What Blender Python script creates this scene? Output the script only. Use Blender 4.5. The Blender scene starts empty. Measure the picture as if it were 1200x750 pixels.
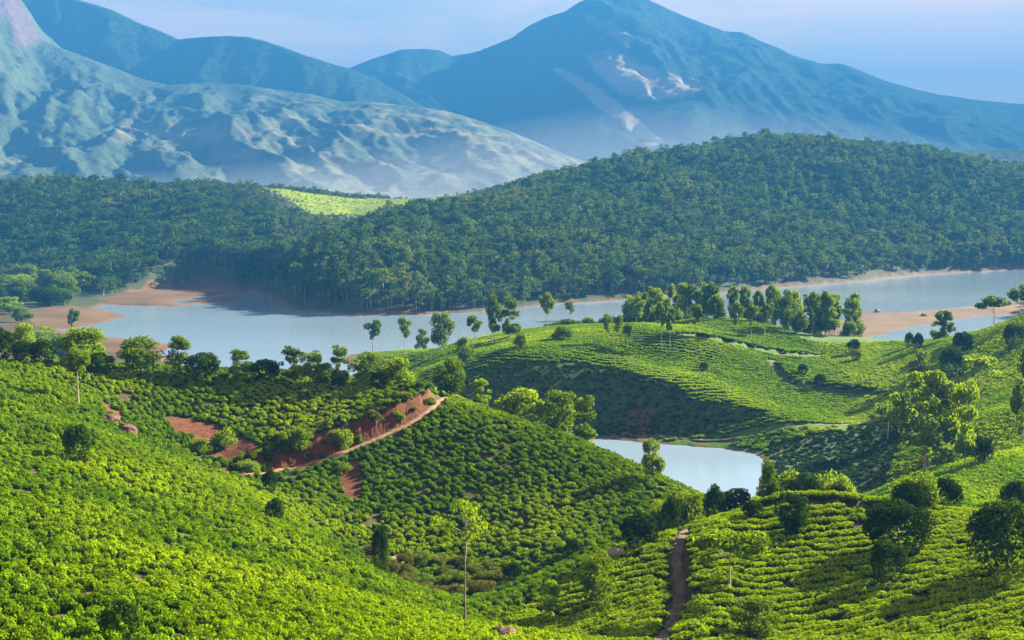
import bpy, math, random
import numpy as np
from mathutils import Vector

# ------------------------------------------------------------------ camera, sky, sun, exposure
scene = bpy.context.scene
COL = scene.collection
R = math.radians
CAM_H = 80.0                      # metres above the lake
FPX = 1400.0                      # focal length in pixels of the 1200 px wide photograph
PITCH = math.atan2(145.0, FPX)

cam_data = bpy.data.cameras.new('camera')
cam_data.sensor_width = 36.0
cam_data.lens = 36.0 * FPX / 1200.0
cam_data.clip_start = 0.5
cam_data.clip_end = 60000.0
cam = bpy.data.objects.new('camera', cam_data)
cam.location = (0, 0, CAM_H)
cam.rotation_euler = (math.pi / 2 - PITCH, 0, 0)
COL.objects.link(cam)
scene.camera = cam

SUN_EL, SUN_AZ = R(24.5), R(37.0)          # azimuth measured from +x (image right) towards +y (away)
sun_dir = Vector((math.cos(SUN_EL) * math.cos(SUN_AZ), math.cos(SUN_EL) * math.sin(SUN_AZ), math.sin(SUN_EL)))
sd = bpy.data.lights.new('sun', 'SUN')
sd.energy = 5.0
sd.angle = R(0.5)
sd.color = (1.0, 0.91, 0.74)
sun = bpy.data.objects.new('sun', sd)
sun.rotation_euler = (-sun_dir).to_track_quat('-Z', 'Y').to_euler()
sun.location = (300, 300, 400)
COL.objects.link(sun)

world = bpy.data.worlds.new('World')
scene.world = world
world.use_nodes = True
wn = world.node_tree
for n in list(wn.nodes):
    wn.nodes.remove(n)
w_out = wn.nodes.new('ShaderNodeOutputWorld')
w_bg = wn.nodes.new('ShaderNodeBackground')
w_sky = wn.nodes.new('ShaderNodeTexSky')
w_sky.sky_type = 'NISHITA'
w_sky.sun_disc = False
w_sky.sun_elevation = SUN_EL
w_sky.sun_rotation = math.pi / 2 - SUN_AZ
w_sky.altitude = 1500.0
w_sky.air_density = 1.0
w_sky.dust_density = 0.7
w_sky.ozone_density = 1.5
w_bg.inputs['Strength'].default_value = 0.05
# thin streaky high cloud over the whole dome
w_tc = wn.nodes.new('ShaderNodeTexCoord')
w_map = wn.nodes.new('ShaderNodeMapping')
w_map.inputs['Scale'].default_value = (1.6, 1.6, 9.0)
w_map.inputs['Location'].default_value = (0.35, 0.1, 0.4)
w_no = wn.nodes.new('ShaderNodeTexNoise')
w_no.inputs['Scale'].default_value = 1.5
w_no.inputs['Detail'].default_value = 7.0
w_no.inputs['Roughness'].default_value = 0.55
w_no.inputs['Distortion'].default_value = 0.35
w_ramp = wn.nodes.new('ShaderNodeValToRGB')
w_ramp.color_ramp.elements[0].position = 0.44
w_ramp.color_ramp.elements[0].color = (0.15, 0.15, 0.15, 1)
w_ramp.color_ramp.elements[1].position = 0.60
w_ramp.color_ramp.elements[1].color = (1, 1, 1, 1)
w_mul = wn.nodes.new('ShaderNodeMath')
w_mul.operation = 'MULTIPLY'
w_mul.inputs[1].default_value = 0.95
w_mix = wn.nodes.new('ShaderNodeMixRGB')
w_mix.inputs['Color2'].default_value = (7.0, 7.3, 7.9, 1)
L = wn.links.new
L(w_tc.outputs['Generated'], w_map.inputs['Vector'])
L(w_map.outputs['Vector'], w_no.inputs['Vector'])
L(w_no.outputs['Fac'], w_ramp.inputs['Fac'])
# the veil thickens towards the horizon, all the way round
w_sep = wn.nodes.new('ShaderNodeSeparateXYZ')
w_add = wn.nodes.new('ShaderNodeMath'); w_add.operation = 'ADD'; w_add.inputs[1].default_value = 0.14; w_add.use_clamp = True
w_div = wn.nodes.new('ShaderNodeMath'); w_div.operation = 'DIVIDE'; w_div.inputs[0].default_value = 0.27; w_div.use_clamp = True
w_m2 = wn.nodes.new('ShaderNodeMath'); w_m2.operation = 'MULTIPLY'
L(w_tc.outputs['Generated'], w_sep.inputs[0])
L(w_sep.outputs['Z'], w_add.inputs[0])
L(w_add.outputs[0], w_div.inputs[1])
L(w_ramp.outputs['Color'], w_m2.inputs[0])
L(w_div.outputs[0], w_m2.inputs[1])
L(w_m2.outputs[0], w_mul.inputs[0])
L(w_mul.outputs['Value'], w_mix.inputs['Fac'])
L(w_sky.outputs['Color'], w_mix.inputs['Color1'])
w_tint = wn.nodes.new('ShaderNodeMixRGB')
w_tint.blend_type = 'MULTIPLY'
w_tint.inputs['Fac'].default_value = 1.0
w_tint.inputs['Color2'].default_value = (0.80, 0.52, 0.33, 1)
L(w_mix.outputs['Color'], w_tint.inputs['Color1'])
L(w_tint.outputs['Color'], w_bg.inputs['Color'])
L(w_bg.outputs['Background'], w_out.inputs['Surface'])

vs = scene.view_settings
vs.view_transform = 'Standard'
vs.look = 'None'
vs.exposure = 3.6
vs.gamma = 1.0
vs.use_curve_mapping = False
scene.cycles.max_bounces = 6
scene.cycles.diffuse_bounces = 1
scene.cycles.glossy_bounces = 2
scene.cycles.transmission_bounces = 3
scene.cycles.transparent_max_bounces = 8
scene.cycles.volume_bounces = 0
scene.cycles.use_denoising = True

HAZE_DENSITY = 2.5e-4
HAZE_COLOR = (0.024, 0.128, 0.32)

# ------------------------------------------------------------------ pixel <-> world helpers
CP, SP = math.cos(PITCH), math.sin(PITCH)

def ray(px, py):
    cx, cy = (px - 600.0) / FPX, (375.0 - py) / FPX
    return np.array([cx, CP + cy * SP, -SP + cy * CP])

def at(px, py, Y):
    d = ray(px, py)
    t = Y / d[1]
    return (d[0] * t, Y, CAM_H + d[2] * t)

def at_z(px, py, z=0.0):
    d = ray(px, py)
    t = (z - CAM_H) / d[2]
    return (d[0] * t, d[1] * t, z)

def project(x, y, z):
    dz = z - CAM_H
    f = y * CP - dz * SP
    u = y * SP + dz * CP
    return 600.0 + FPX * x / f, 375.0 - FPX * u / f

# ------------------------------------------------------------------ numpy noise
def _hash(ix, iy, seed):
    n = (ix.astype(np.int64) * 374761393 + iy.astype(np.int64) * 668265263 + seed * 1442695041) & 0xFFFFFFFF
    n = ((n ^ (n >> 13)) * 1274126177) & 0xFFFFFFFF
    n = (n ^ (n >> 16)) & 0xFFFFFFFF
    return n / 4294967295.0

def vnoise(x, y, seed=0):
    x = np.asarray(x, float); y = np.asarray(y, float)
    ix, iy = np.floor(x), np.floor(y)
    fx, fy = x - ix, y - iy
    ux, uy = fx * fx * fx * (fx * (fx * 6 - 15) + 10), fy * fy * fy * (fy * (fy * 6 - 15) + 10)
    def g(dx, dy):
        a = _hash(ix + dx, iy + dy, seed) * 2 * math.pi
        return np.cos(a) * (fx - dx) + np.sin(a) * (fy - dy)
    return 1.5 * ((g(0, 0) * (1 - ux) + g(1, 0) * ux) * (1 - uy) + (g(0, 1) * (1 - ux) + g(1, 1) * ux) * uy)

def fbm(x, y, octaves=5, seed=0, gain=0.5, ridged=False):
    t, a, s = 0.0, 1.0, 0.0
    for o in range(octaves):
        n = vnoise(x * 2.03 ** o + 17.3 * o, y * 2.03 ** o - 9.1 * o, seed + o)
        if ridged:
            n = 1.0 - 2.0 * np.abs(n)
        t = t + a * n
        s += a
        a *= gain
    return t / s

def sstep(a, b, x):
    t = np.clip((x - a) / (b - a), 0, 1)
    return t * t * (3 - 2 * t)

# ------------------------------------------------------------------ terrain: control points (pixel, pixel, forward distance)
CTRL_PIX = [
    # near slope in the lower left
    (0, 750, 70), (200, 750, 72), (400, 750, 80), (550, 750, 93), (680, 750, 110), (0, 650, 95), (200, 650, 108),
    (350, 680, 112), (0, 550, 132), (150, 585, 140), (0, 480, 178), (80, 505, 170), (500, 700, 135), (420, 650, 152),
    (330, 600, 168), (250, 620, 135), (200, 535, 190), (140, 505, 199), (70, 458, 212), (0, 428, 226), (-150, 430, 220), (-150, 560, 130), (-150, 750, 66),
    # wooded crest and hillside with the earth bank
    (140, 440, 236), (230, 447, 240), (300, 452, 240), (370, 456, 240), (440, 460, 238), (480, 468, 236), (505, 480, 234), (540, 480, 233),
    (600, 497, 229), (650, 512, 224), (700, 535, 217), (750, 558, 209), (795, 583, 199),
    (480, 498, 227), (440, 515, 221), (390, 533, 215), (350, 546, 211), (320, 553, 208), (270, 555, 205), (230, 540, 206), (250, 490, 224), (150, 480, 224),
    (400, 600, 190), (420, 640, 180), (500, 600, 195), (500, 690, 170), (560, 690, 168), (600, 660, 173), (650, 620, 185), (600, 560, 207),
    (700, 590, 197), (680, 652, 167), (750, 612, 181), (640, 678, 165),
    # knoll in the lower right
    (590, 702, 141), (680, 662, 149), (760, 627, 158), (830, 597, 165), (900, 583, 168), (960, 583, 169), (1050, 589, 169), (1100, 598, 168), (1200, 605, 166),
    (1350, 610, 160), (640, 695, 144), (700, 722, 131), (740, 747, 124), (800, 660, 147), (850, 690, 137), (850, 750, 124), (950, 650, 148), (950, 750, 121),
    (1050, 750, 116), (1100, 700, 130), (1200, 750, 110), (1200, 680, 129), (1100, 640, 152), (1350, 700, 120), (770, 690, 140),
    # behind the wooded crest
    (470, 450, 310), (475, 440, 335), (520, 470, 290), (420, 472, 330), (300, 475, 320), (200, 468, 325), (120, 452, 340), (60, 418, 450), (-100, 400, 480),
    # plateau hill beyond the pond
    (550, 437, 409), (580, 432, 412), (640, 415, 424), (640, 430, 411), (700, 403, 445), (700, 425, 420), (780, 396, 460), (560, 500, 384), (580, 480, 396), (850, 372, 560), (925, 397, 522), (960, 408, 512), (985, 412, 505), (740, 380, 540), (600, 389, 530),
    (520, 408, 505), (480, 424, 480), (415, 421, 562), (440, 418, 562), (470, 414, 555), (500, 412, 545), (905, 412, 490), (850, 400, 480), (800, 376, 560),
    (850, 440, 438), (830, 470, 398), (850, 482, 394), (760, 440, 414), (760, 500, 396), (750, 422, 441), (650, 470, 402), (620, 500, 393), (900, 485, 389), (930, 486, 392),
    (905, 425, 468), (920, 450, 440), (1000, 462, 431), (1040, 466, 426), (960, 493, 394), (1000, 497, 398),
    # tea slope climbing to the right
    (1000, 418, 498), (1060, 411, 494), (1100, 403, 490), (1150, 391, 481), (1200, 372, 470), (1350, 330, 450),
    (1000, 430, 470), (1100, 430, 441), (1200, 420, 402), (1150, 490, 331), (1200, 490, 312), (1100, 465, 395), (1085, 550, 281), (1040, 525, 352),
    (1000, 545, 345), (980, 562, 330), (1015, 575, 312), (1050, 552, 306), (1200, 560, 242), (1130, 550, 262), (1350, 520, 260), (1040, 580, 240), (1120, 590, 215),
    # far left bank
    (0, 330, 1110), (60, 335, 1060), (40, 365, 880), (0, 372, 800), (0, 395, 640), (60, 400, 620),
    # forested hills beyond the lake
    (500, 248, 1130), (560, 235, 1250), (620, 212, 1380), (680, 195, 1480), (740, 181, 1560), (800, 171, 1640), (860, 161, 1700), (900, 157, 1720),
    (960, 160, 1730), (1020, 168, 1740), (1080, 174, 1760), (1130, 182, 1780), (1200, 192, 1800), (1400, 215, 1850),
    (700, 250, 1210), (820, 250, 1280), (950, 240, 1400), (1080, 245, 1450), (1200, 250, 1500), (640, 300, 1010), (760, 300, 1080), (900, 290, 1190), (1050, 290, 1270),
    (500, 300, 960), (560, 270, 1080), (450, 285, 960), (420, 310, 890), (430, 270, 1080),
    (0, 214, 1500), (60, 209, 1500), (130, 213, 1480), (200, 217, 1460), (270, 208, 1440), (330, 209, 1450), (400, 217, 1480), (450, 224, 1520), (500, 231, 1560), (560, 238, 1600),
    (0, 280, 1220), (100, 275, 1210), (200, 270, 1210), (300, 270, 1180), (380, 250, 1280), (330, 310, 1010), (230, 305, 1060), (130, 315, 1060), (420, 240, 1380), (300, 240, 1300),
    (-250, 215, 1500), (-250, 290, 1150),
]
CTRL_XYZ = [
    (0, 0, 77.5), (-60, 0, 74), (60, 0, 66), (0, 30, 65), (-40, 35, 62), (40, 40, 57), (-140, 60, 64), (140, 40, 58), (-200, 200, 52), (-220, 330, 30),
    # gullies between the near hills
    (-18, 166, 25), (-34, 184, 30), (-8, 152, 25), (4, 138, 27), (5, 126, 29.5), (24, 171, 26), (-60, 210, 38),
    (42, 184, 26), (60, 210, 17), (100, 210, 16), (60, 250, 8), (20, 275, 14), (60, 300, -3), (70, 340, -5), (30, 330, 2), (100, 300, -2), (-20, 300, 24),
    (0, 380, 6), (-40, 400, 10), (-60, 440, 6), (-110, 480, -3), (-160, 500, -3), (-230, 520, 1), (-300, 560, 4), (-320, 700, 6),
    (20, 640, -4), (100, 650, -4), (150, 660, -3), (-40, 640, -5), (-110, 660, -5), (-150, 720, -6), (0, 760, -6), (200, 650, -1), (260, 620, -2), (300, 560, 6),
    (250, 800, 0), (360, 800, -3), (500, 700, 5), (250, 1000, -6), (450, 1050, -6), (150, 870, -6), (0, 850, -6), (-200, 850, -4), (-220, 1000, 6), (-210, 1150, 24),
    (700, 1150, -4), (900, 1100, -2), (-700, 800, 10), (-700, 1100, 40), (700, 500, 60), (500, 350, 60),
    # far side of the hills and the plain below the mountains
    (-900, 2000, 30), (-500, 1900, 40), (-100, 1900, 25), (0, 1700, 40), (300, 2200, 25), (800, 2300, 20), (1300, 2300, 20), (-900, 2700, 12), (-300, 2700, 12), (400, 2800, 12), (1200, 2800, 15),
    (1200, 1900, 95), (1500, 1400, 60), (2000, 2300, 20), (-1200, 1500, 100), (-1500, 2000, 40),
    (-3000, 4000, 10), (0, 4000, 10), (3000, 4000, 10), (-6000, 9500, 10), (0, 9500, 10), (6000, 9500, 10), (-3500, 1500, 40), (3500, 1500, 40),
]
ctrl = np.array([at(*c) for c in CTRL_PIX] + CTRL_XYZ, float)
RBF_C = 14.0

def _phi(d2):
    return np.sqrt(d2 + RBF_C * RBF_C)

def _fit(c):
    n = len(c)
    d2 = ((c[:, None, :2] - c[None, :, :2]) ** 2).sum(-1)
    A = np.zeros((n + 3, n + 3))
    A[:n, :n] = _phi(d2) - np.eye(n) * 2.0        # a little smoothing
    A[:n, n] = 1; A[n, :n] = 1
    A[:n, n + 1:] = c[:, :2] / 1000; A[n + 1:, :n] = (c[:, :2] / 1000).T
    b = np.zeros(n + 3); b[:n] = c[:, 2]
    return np.linalg.solve(A, b)
WTS = _fit(ctrl)

def h_rbf(x, y):
    x = np.asarray(x, float).ravel(); y = np.asarray(y, float).ravel()
    out = np.empty(len(x))
    n = len(ctrl)
    for s in range(0, len(x), 20000):
        xs, ys = x[s:s + 20000], y[s:s + 20000]
        d2 = (xs[:, None] - ctrl[None, :, 0]) ** 2 + (ys[:, None] - ctrl[None, :, 1]) ** 2
        out[s:s + 20000] = _phi(d2) @ WTS[:n] + WTS[n] + xs / 1000 * WTS[n + 1] + ys / 1000 * WTS[n + 2]
    return out

# water outlines, laid on the lake level
def zpoly(pts):
    return np.array([at_z(*p)[:2] for p in pts])
LAKE = zpoly([(292, 339), (315, 347), (330, 357), (350, 364), (420, 369), (500, 369), (560, 366), (640, 357), (720, 352), (800, 346), (900, 338), (1000, 330),
              (1040, 325), (1100, 320), (1200, 316), (1400, 311), (1400, 340), (1200, 351), (1150, 358), (1060, 366), (1005, 366), (985, 376), (930, 392), (800, 402),
              (700, 402), (600, 404), (530, 408), (470, 410), (410, 415), (400, 421), (410, 428), (455, 438), (480, 446), (440, 452), (400, 456), (300, 456), (240, 450), (212, 434), (188, 414), (206, 404), (150, 397), (85, 393), (70, 386),
              (110, 381), (147, 371), (135, 366), (108, 362), (120, 357), (150, 358), (205, 360), (270, 353), (286, 346), (245, 349), (215, 355), (200, 356), (230, 348), (284, 343)])
INLET = zpoly([(1008, 405), (1020, 396), (1045, 388), (1100, 378), (1150, 371), (1190, 369), (1230, 372), (1200, 392), (1150, 402), (1080, 414), (1015, 412)])
POND = zpoly([(700, 513), (740, 517), (800, 522), (860, 527), (888, 532), (898, 541), (892, 560), (880, 590), (800, 612), (720, 565), (690, 535)])
WATERS = [LAKE, INLET, POND]
SAND = [zpoly([(120, 352), (160, 342), (230, 334), (285, 340), (290, 348), (200, 362), (130, 358)]),
        zpoly([(30, 366), (80, 361), (147, 360), (150, 372), (100, 384), (40, 388)]),
        zpoly([(60, 392), (150, 394), (210, 402), (200, 416), (120, 416), (60, 410)]),
        zpoly([(925, 395), (985, 372), (1060, 362), (1210, 346), (1210, 366), (1100, 380), (1045, 390), (1012, 410), (940, 412)]),
        zpoly([(699, 514), (725, 508), (750, 505), (768, 510), (765, 519), (735, 518)])]

def poly_sdf(P, x, y):
    """distance to the outline, negative inside"""
    d = np.full(x.shape, 1e18); ins = np.zeros(x.shape, bool)
    for i in range(len(P)):
        ax, ay = P[i]; bx, by = P[(i + 1) % len(P)]
        ex, ey = bx - ax, by - ay
        t = np.clip(((x - ax) * ex + (y - ay) * ey) / (ex * ex + ey * ey + 1e-9), 0, 1)
        d = np.minimum(d, (x - ax - t * ex) ** 2 + (y - ay - t * ey) ** 2)
        if abs(ey) > 1e-12:
            c = ((ay > y) != (by > y)) & (x < ex * (y - ay) / ey + ax)
            ins ^= c
    d = np.sqrt(d)
    return np.where(ins, -d, d)

def line_sd(P, x, y):
    """distance to a polyline, which side (+ is left of its direction) and how far along (0..1)"""
    best = np.full(x.shape, 1e18); sgn = np.ones(x.shape); along = np.zeros(x.shape)
    seg = np.hypot(*(P[1:] - P[:-1]).T); tot = seg.sum(); acc = 0.0
    for i in range(len(P) - 1):
        ax, ay = P[i]; ex, ey = P[i + 1] - P[i]
        t = np.clip(((x - ax) * ex + (y - ay) * ey) / (ex * ex + ey * ey + 1e-9), 0, 1)
        d = (x - ax - t * ex) ** 2 + (y - ay - t * ey) ** 2
        m = d < best
        best = np.where(m, d, best)
        sgn = np.where(m, np.sign(ex * (y - ay) - ey * (x - ax)), sgn)
        along = np.where(m, (acc + t * seg[i]) / tot, along)
        acc += seg[i]
    return np.sqrt(best), sgn, along

def water_sdf(x, y):
    s = np.full(x.shape, 1e9)
    for P in WATERS:
        s = np.minimum(s, poly_sdf(P, x, y))
    # ragged shoreline
    return s + 2.0 * fbm(x / 30, y / 30, 3, 77) * np.clip(y / 500, 0.3, 2)

def h_base(x, y):
    h = _h_base(x, y)
    x = np.asarray(x, float).ravel(); y = np.asarray(y, float).ravel()
    for P in SAND:
        k = 1 - sstep(-4, 10, poly_sdf(P, x, y))
        h = h * (1 - k) + np.minimum(h, 1.6) * k
    return h

def _h_base(x, y):
    x = np.asarray(x, float).ravel(); y = np.asarray(y, float).ravel()
    h = h_rbf(x, y)
    r = np.hypot(x, y)
    h = h + 0.35 * fbm(x / 9, y / 9, 3, 3) * sstep(30, 90, r)
    far = sstep(800, 1150, y)
    h = h + far * (9.0 * fbm(x / 170, y / 170, 4, 11) + 2.0 * fbm(x / 40, y / 40, 2, 12))
    h = h + (1 - far) * sstep(260, 420, y) * 1.2 * fbm(x / 45, y / 45, 3, 13)
    h = h - 11.0 * sstep(1050, 1380, y) * (1 - sstep(1900, 2300, y))
    s = water_sdf(x, y)
    land = np.maximum(h, np.minimum(0.25 + 0.07 * s, 2.2))
    shore = sstep(0, 26, s)
    flat = np.minimum(land, 0.25 + 0.16 * s)          # draw-down beach
    land = np.where(s > 0, flat * (1 - shore) + land * shore, land)
    return np.where(s > 0, land, np.clip(0.25 * s - 0.25, -3.0, -0.05))

def hit(px, py, fn, y0=40.0, y1=2600.0):
    d = ray(px, py)
    t = np.geomspace(y0, y1, 1500)
    x, y, z = d[0] * t, d[1] * t, CAM_H + d[2] * t
    below = z < fn(x, y)
    if not below.any():
        return None
    i = int(np.argmax(below))
    if i == 0:
        i = 1
    a, b = t[i - 1], t[i]
    for _ in range(12):
        m = (a + b) / 2
        if CAM_H + d[2] * m < fn([d[0] * m], [d[1] * m])[0]:
            b = m
        else:
            a = m
    return (d[0] * b, d[1] * b)

# tracks: pixels -> ground, width, height of the cut bank, side of the bank
def track(pix, width, cut, side, taper=0.15):
    pts = []
    for p in pix:
        if len(p) == 3:
            pts.append(at(*p)[:2])
        else:
            q = hit(p[0], p[1], h_base)
            if q: pts.append(q)
    P = np.array(pts)
    # resample smoothly (Catmull-Rom)
    Q = []
    E = np.vstack([2 * P[0] - P[1], P, 2 * P[-1] - P[-2]])
    for i in range(1, len(E) - 2):
        for t in np.linspace(0, 1, 8, endpoint=False):
            a, b, c, d = E[i - 1], E[i], E[i + 1], E[i + 2]
            Q.append(0.5 * (2 * b + (c - a) * t + (2 * a - 5 * b + 4 * c - d) * t * t + (3 * b - a - 3 * c + d) * t ** 3))
    Q.append(P[-1])
    Q = np.array(Q)
    z = h_base(Q[:, 0], Q[:, 1])
    k = np.ones(9) / 9
    z = np.convolve(np.pad(z, 4, mode='edge'), k, mode='valid')
    return dict(P=Q, z=z, w=width, cut=cut, side=side, taper=taper)

TRACKS = {
    'hill_path': track([(250, 566, 200), (285, 560, 204), (320, 553, 208), (350, 546, 211), (390, 533, 215), (440, 515, 221), (480, 498, 227), (503, 483, 233), (515, 478, 240), (525, 480, 250)], 1.3, 2.7, 1, 0.24),
    'knoll_track': track([(812, 612, 161), (802, 625, 157), (794, 655, 148.5), (797, 690, 138.5), (790, 722, 130), (779, 750, 124), (760, 800, 113)], 1.5, 1.3, 1),
    'knoll_terrace': track([(860, 592, 164), (905, 596, 163), (960, 601, 162), (1010, 605, 161), (1060, 607, 162)], 0.9, 1.0, 1),
    'plateau_path': track([(795, 391, 470), (812, 398, 473), (840, 404, 477), (880, 409, 483), (920, 412, 487), (965, 411, 497)], 2.2, 1.4, 1),
    'slope_path': track([(902, 424, 472), (910, 436, 457), (925, 450, 441), (950, 457, 436), (1000, 463, 431), (1045, 467, 426)], 2.2, 2.2, 1),
    'shore_road': track([(770, 519, 389.5), (830, 526, 381), (890, 529, 381), (960, 527, 384), (1000, 516, 391), (1040, 504, 400), (1075, 496, 405)], 1.6, 0.0, 1),
}

def carve(x, y, h):
    for name, T in TRACKS.items():
        P = T['P']
        m = (x > P[:, 0].min() - 30) & (x < P[:, 0].max() + 30) & (y > P[:, 1].min() - 30) & (y < P[:, 1].max() + 30)
        if not m.any():
            continue
        xs, ys = x[m], y[m]
        d, s, al = line_sd(P, xs, ys)
        seg = np.r_[0, np.cumsum(np.hypot(*(P[1:] - P[:-1]).T))]
        zp = np.interp(al * seg[-1], seg, T['z'])
        hw = T['w'] / 2
        e = sstep(0, T['taper'], al) * sstep(0, T['taper'], 1 - al)
        up = d * s * T['side']
        k = 1.0 if T['w'] > 1 else 0.6
        bank = T['cut'] * e * sstep(hw + 0.1, hw + 0.1 + 0.55 * T['cut'] + 0.2, up) * (1 - sstep(hw + 3, hw + 3 + 5 * T['cut'] * k + 0.1, up))
        hh = h[m] + bank * (1 + 0.35 * fbm(xs / 2.2, ys / 2.2, 3, 71) + 0.25 * fbm(xs / 7, ys / 7, 2, 72))
        on = 1 - sstep(hw + 0.15, hw + 0.9, d)
        hh = hh * (1 - on) + zp * on
        if name == 'shore_road':
            hh = np.where(d < 6, np.maximum(hh, (1.2 - 0.35 * np.maximum(d - hw, 0))), hh)
        h = h.copy()
        h[m] = hh
    return h

# bare-earth areas, as outlines on the ground
def gpoly(pix):
    return np.array([at(*p)[:2] for p in pix])
EARTH = [gpoly([(182, 490, 220), (215, 484, 223), (255, 490, 222), (280, 512, 217), (312, 544, 210), (318, 554, 207), (290, 556, 204), (240, 528, 207), (200, 503, 214)]),
         gpoly([(400, 540, 213), (425, 540, 213), (432, 575, 206), (425, 605, 199), (400, 600, 198), (395, 570, 205)]),
         gpoly([(112, 480, 219), (135, 484, 218), (160, 508, 208), (150, 512, 207), (120, 496, 212)])]
SCRUB = gpoly([(430, 640, 180), (470, 640, 182), (520, 645, 181), (560, 655, 177), (585, 680, 169), (580, 715, 156), (560, 740, 142), (480, 705, 152), (430, 670, 165)])
SHADE_FLOOR = gpoly([(895, 533, 372), (960, 529, 376), (1000, 518, 384), (1045, 507, 392), (1060, 520, 350), (1050, 545, 318), (1030, 570, 300), (960, 585, 305), (890, 580, 318)])  # valley floor right of the pond, painted dark in place of shade
GRASS_PATCH = np.array([at(*p)[:2] for p in [(296, 214, 1455), (345, 215, 1465), (420, 221, 1495), (520, 238, 1590), (550, 252, 1490), (490, 274, 1300), (425, 272, 1270), (380, 250, 1330), (330, 230, 1400)]])

def H(x, y):
    x = np.asarray(x, float).ravel(); y = np.asarray(y, float).ravel()
    h = h_base(x, y)
    h = carve(x, y, h)
    return h

def Hs(x, y):
    return float(H([x], [y])[0])

# ------------------------------------------------------------------ materials
def new_mat(name):
    m = bpy.data.materials.new(name)
    m.use_nodes = True
    nt = m.node_tree
    for n in list(nt.nodes):
        nt.nodes.remove(n)
    return m, nt

def nd(nt, typ, **kw):
    n = nt.nodes.new(typ)
    for k, v in kw.items():
        if k in n.inputs:
            n.inputs[k].default_value = v
        else:
            setattr(n, k, v)
    return n

def mixc(nt, fac, a, b):
    n = nt.nodes.new('ShaderNodeMixRGB')
    for k, v in (('Fac', fac), ('Color1', a), ('Color2', b)):
        if hasattr(v, 'is_linked') or hasattr(v, 'links'):
            nt.links.new(v, n.inputs[k])
        elif isinstance(v, (tuple, list)):
            n.inputs[k].default_value = (*v, 1)
        else:
            n.inputs[k].default_value = v
    return n.outputs['Color']

def rng(nt, v, a, b, c=0.0, d=1.0):
    n = nt.nodes.new('ShaderNodeMapRange')
    nt.links.new(v, n.inputs['Value'])
    for k, q in zip(('From Min', 'From Max', 'To Min', 'To Max'), (a, b, c, d)):
        n.inputs[k].default_value = q
    return n.outputs['Result']

def noise(nt, scale, detail=4.0, rough=0.55, vec=None):
    n = nd(nt, 'ShaderNodeTexNoise', Scale=scale, Detail=detail, Roughness=rough)
    if vec is not None:
        nt.links.new(vec, n.inputs['Vector'])
    return n.outputs['Fac']

def pos(nt):
    return nt.nodes.new('ShaderNodeNewGeometry').outputs['Position']

def leaf_mat(name, c1, c2, trans=0.35, tcol=None, rnd=0.5, patch=None, pscale=0.035):
    """leaves: colour varies from plant to plant and from spray to spray; light passes through the blades"""
    m, nt = new_mat(name)
    oi = nt.nodes.new('ShaderNodeObjectInfo')
    P = pos(nt)
    spray = rng(nt, noise(nt, 0.9, 3.0, 0.6, P), 0.35, 0.65)
    col = mixc(nt, spray, c1, c2)
    dark = tuple(x * (1 - rnd) for x in c1)
    col = mixc(nt, rng(nt, oi.outputs['Random'], 0, 1, 0.0, 0.75), col, dark)
    if patch:
        col = mixc(nt, rng(nt, noise(nt, pscale, 3.0, 0.5, P), 0.45, 0.66, 0.0, 0.8), col, patch)
    dif = nd(nt, 'ShaderNodeBsdfDiffuse')
    tr = nd(nt, 'ShaderNodeBsdfTranslucent')
    nt.links.new(col, dif.inputs['Color'])
    t = tcol or (1.5, 1.3, 0.3)
    mm = nt.nodes.new('ShaderNodeMixRGB'); mm.blend_type = 'MULTIPLY'; mm.inputs['Fac'].default_value = 1
    nt.links.new(col, mm.inputs['Color1']); mm.inputs['Color2'].default_value = (*t, 1)
    nt.links.new(mm.outputs['Color'], tr.inputs['Color'])
    mix = nd(nt, 'ShaderNodeMixShader', Fac=trans)
    nt.links.new(dif.outputs[0], mix.inputs[1]); nt.links.new(tr.outputs[0], mix.inputs[2])
    out = nt.nodes.new('ShaderNodeOutputMaterial')
    nt.links.new(mix.outputs[0], out.inputs['Surface'])
    return m

def solid_mat(name, c1, c2, scale=1.0, rough=0.9, bump=0.0, detail=5.0):
    m, nt = new_mat(name)
    P = pos(nt)
    f = noise(nt, scale, detail, 0.6, P)
    col = mixc(nt, rng(nt, f, 0.35, 0.65), c1, c2)
    b = nd(nt, 'ShaderNodeBsdfPrincipled', Roughness=rough)
    b.inputs['Specular IOR Level'].default_value = 0.2
    nt.links.new(col, b.inputs['Base Color'])
    if bump:
        bp = nd(nt, 'ShaderNodeBump', Strength=1.0, Distance=bump)
        nt.links.new(f, bp.inputs['Height']); nt.links.new(bp.outputs[0], b.inputs['Normal'])
    out = nt.nodes.new('ShaderNodeOutputMaterial')
    nt.links.new(b.outputs[0], out.inputs['Surface'])
    return m

M = {}
M['tea'] = leaf_mat('tea_leaves', (0.075, 0.165, 0.001), (0.15, 0.26, 0.001), 0.26, rnd=0.55, patch=(0.21, 0.31, 0.001))
M['tea_far'] = leaf_mat('tea_leaves_plateau', (0.10, 0.22, 0.001), (0.20, 0.34, 0.001), 0.28, rnd=0.28, patch=(0.28, 0.40, 0.001))
M['dark'] = leaf_mat('dark_glossy_leaves', (0.018, 0.045, 0.005), (0.045, 0.085, 0.007), 0.22, rnd=0.45)
M['mid'] = leaf_mat('green_leaves', (0.065, 0.130, 0.007), (0.13, 0.20, 0.010), 0.38, rnd=0.4)
M['yellow'] = leaf_mat('yellow_green_leaves', (0.105, 0.185, 0.004), (0.185, 0.28, 0.006), 0.48, rnd=0.4)
M['forest'] = leaf_mat('forest_leaves', (0.035, 0.085, 0.016), (0.085, 0.15, 0.022), 0.32, rnd=0.6, patch=(0.11, 0.15, 0.02), pscale=0.008)
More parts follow.
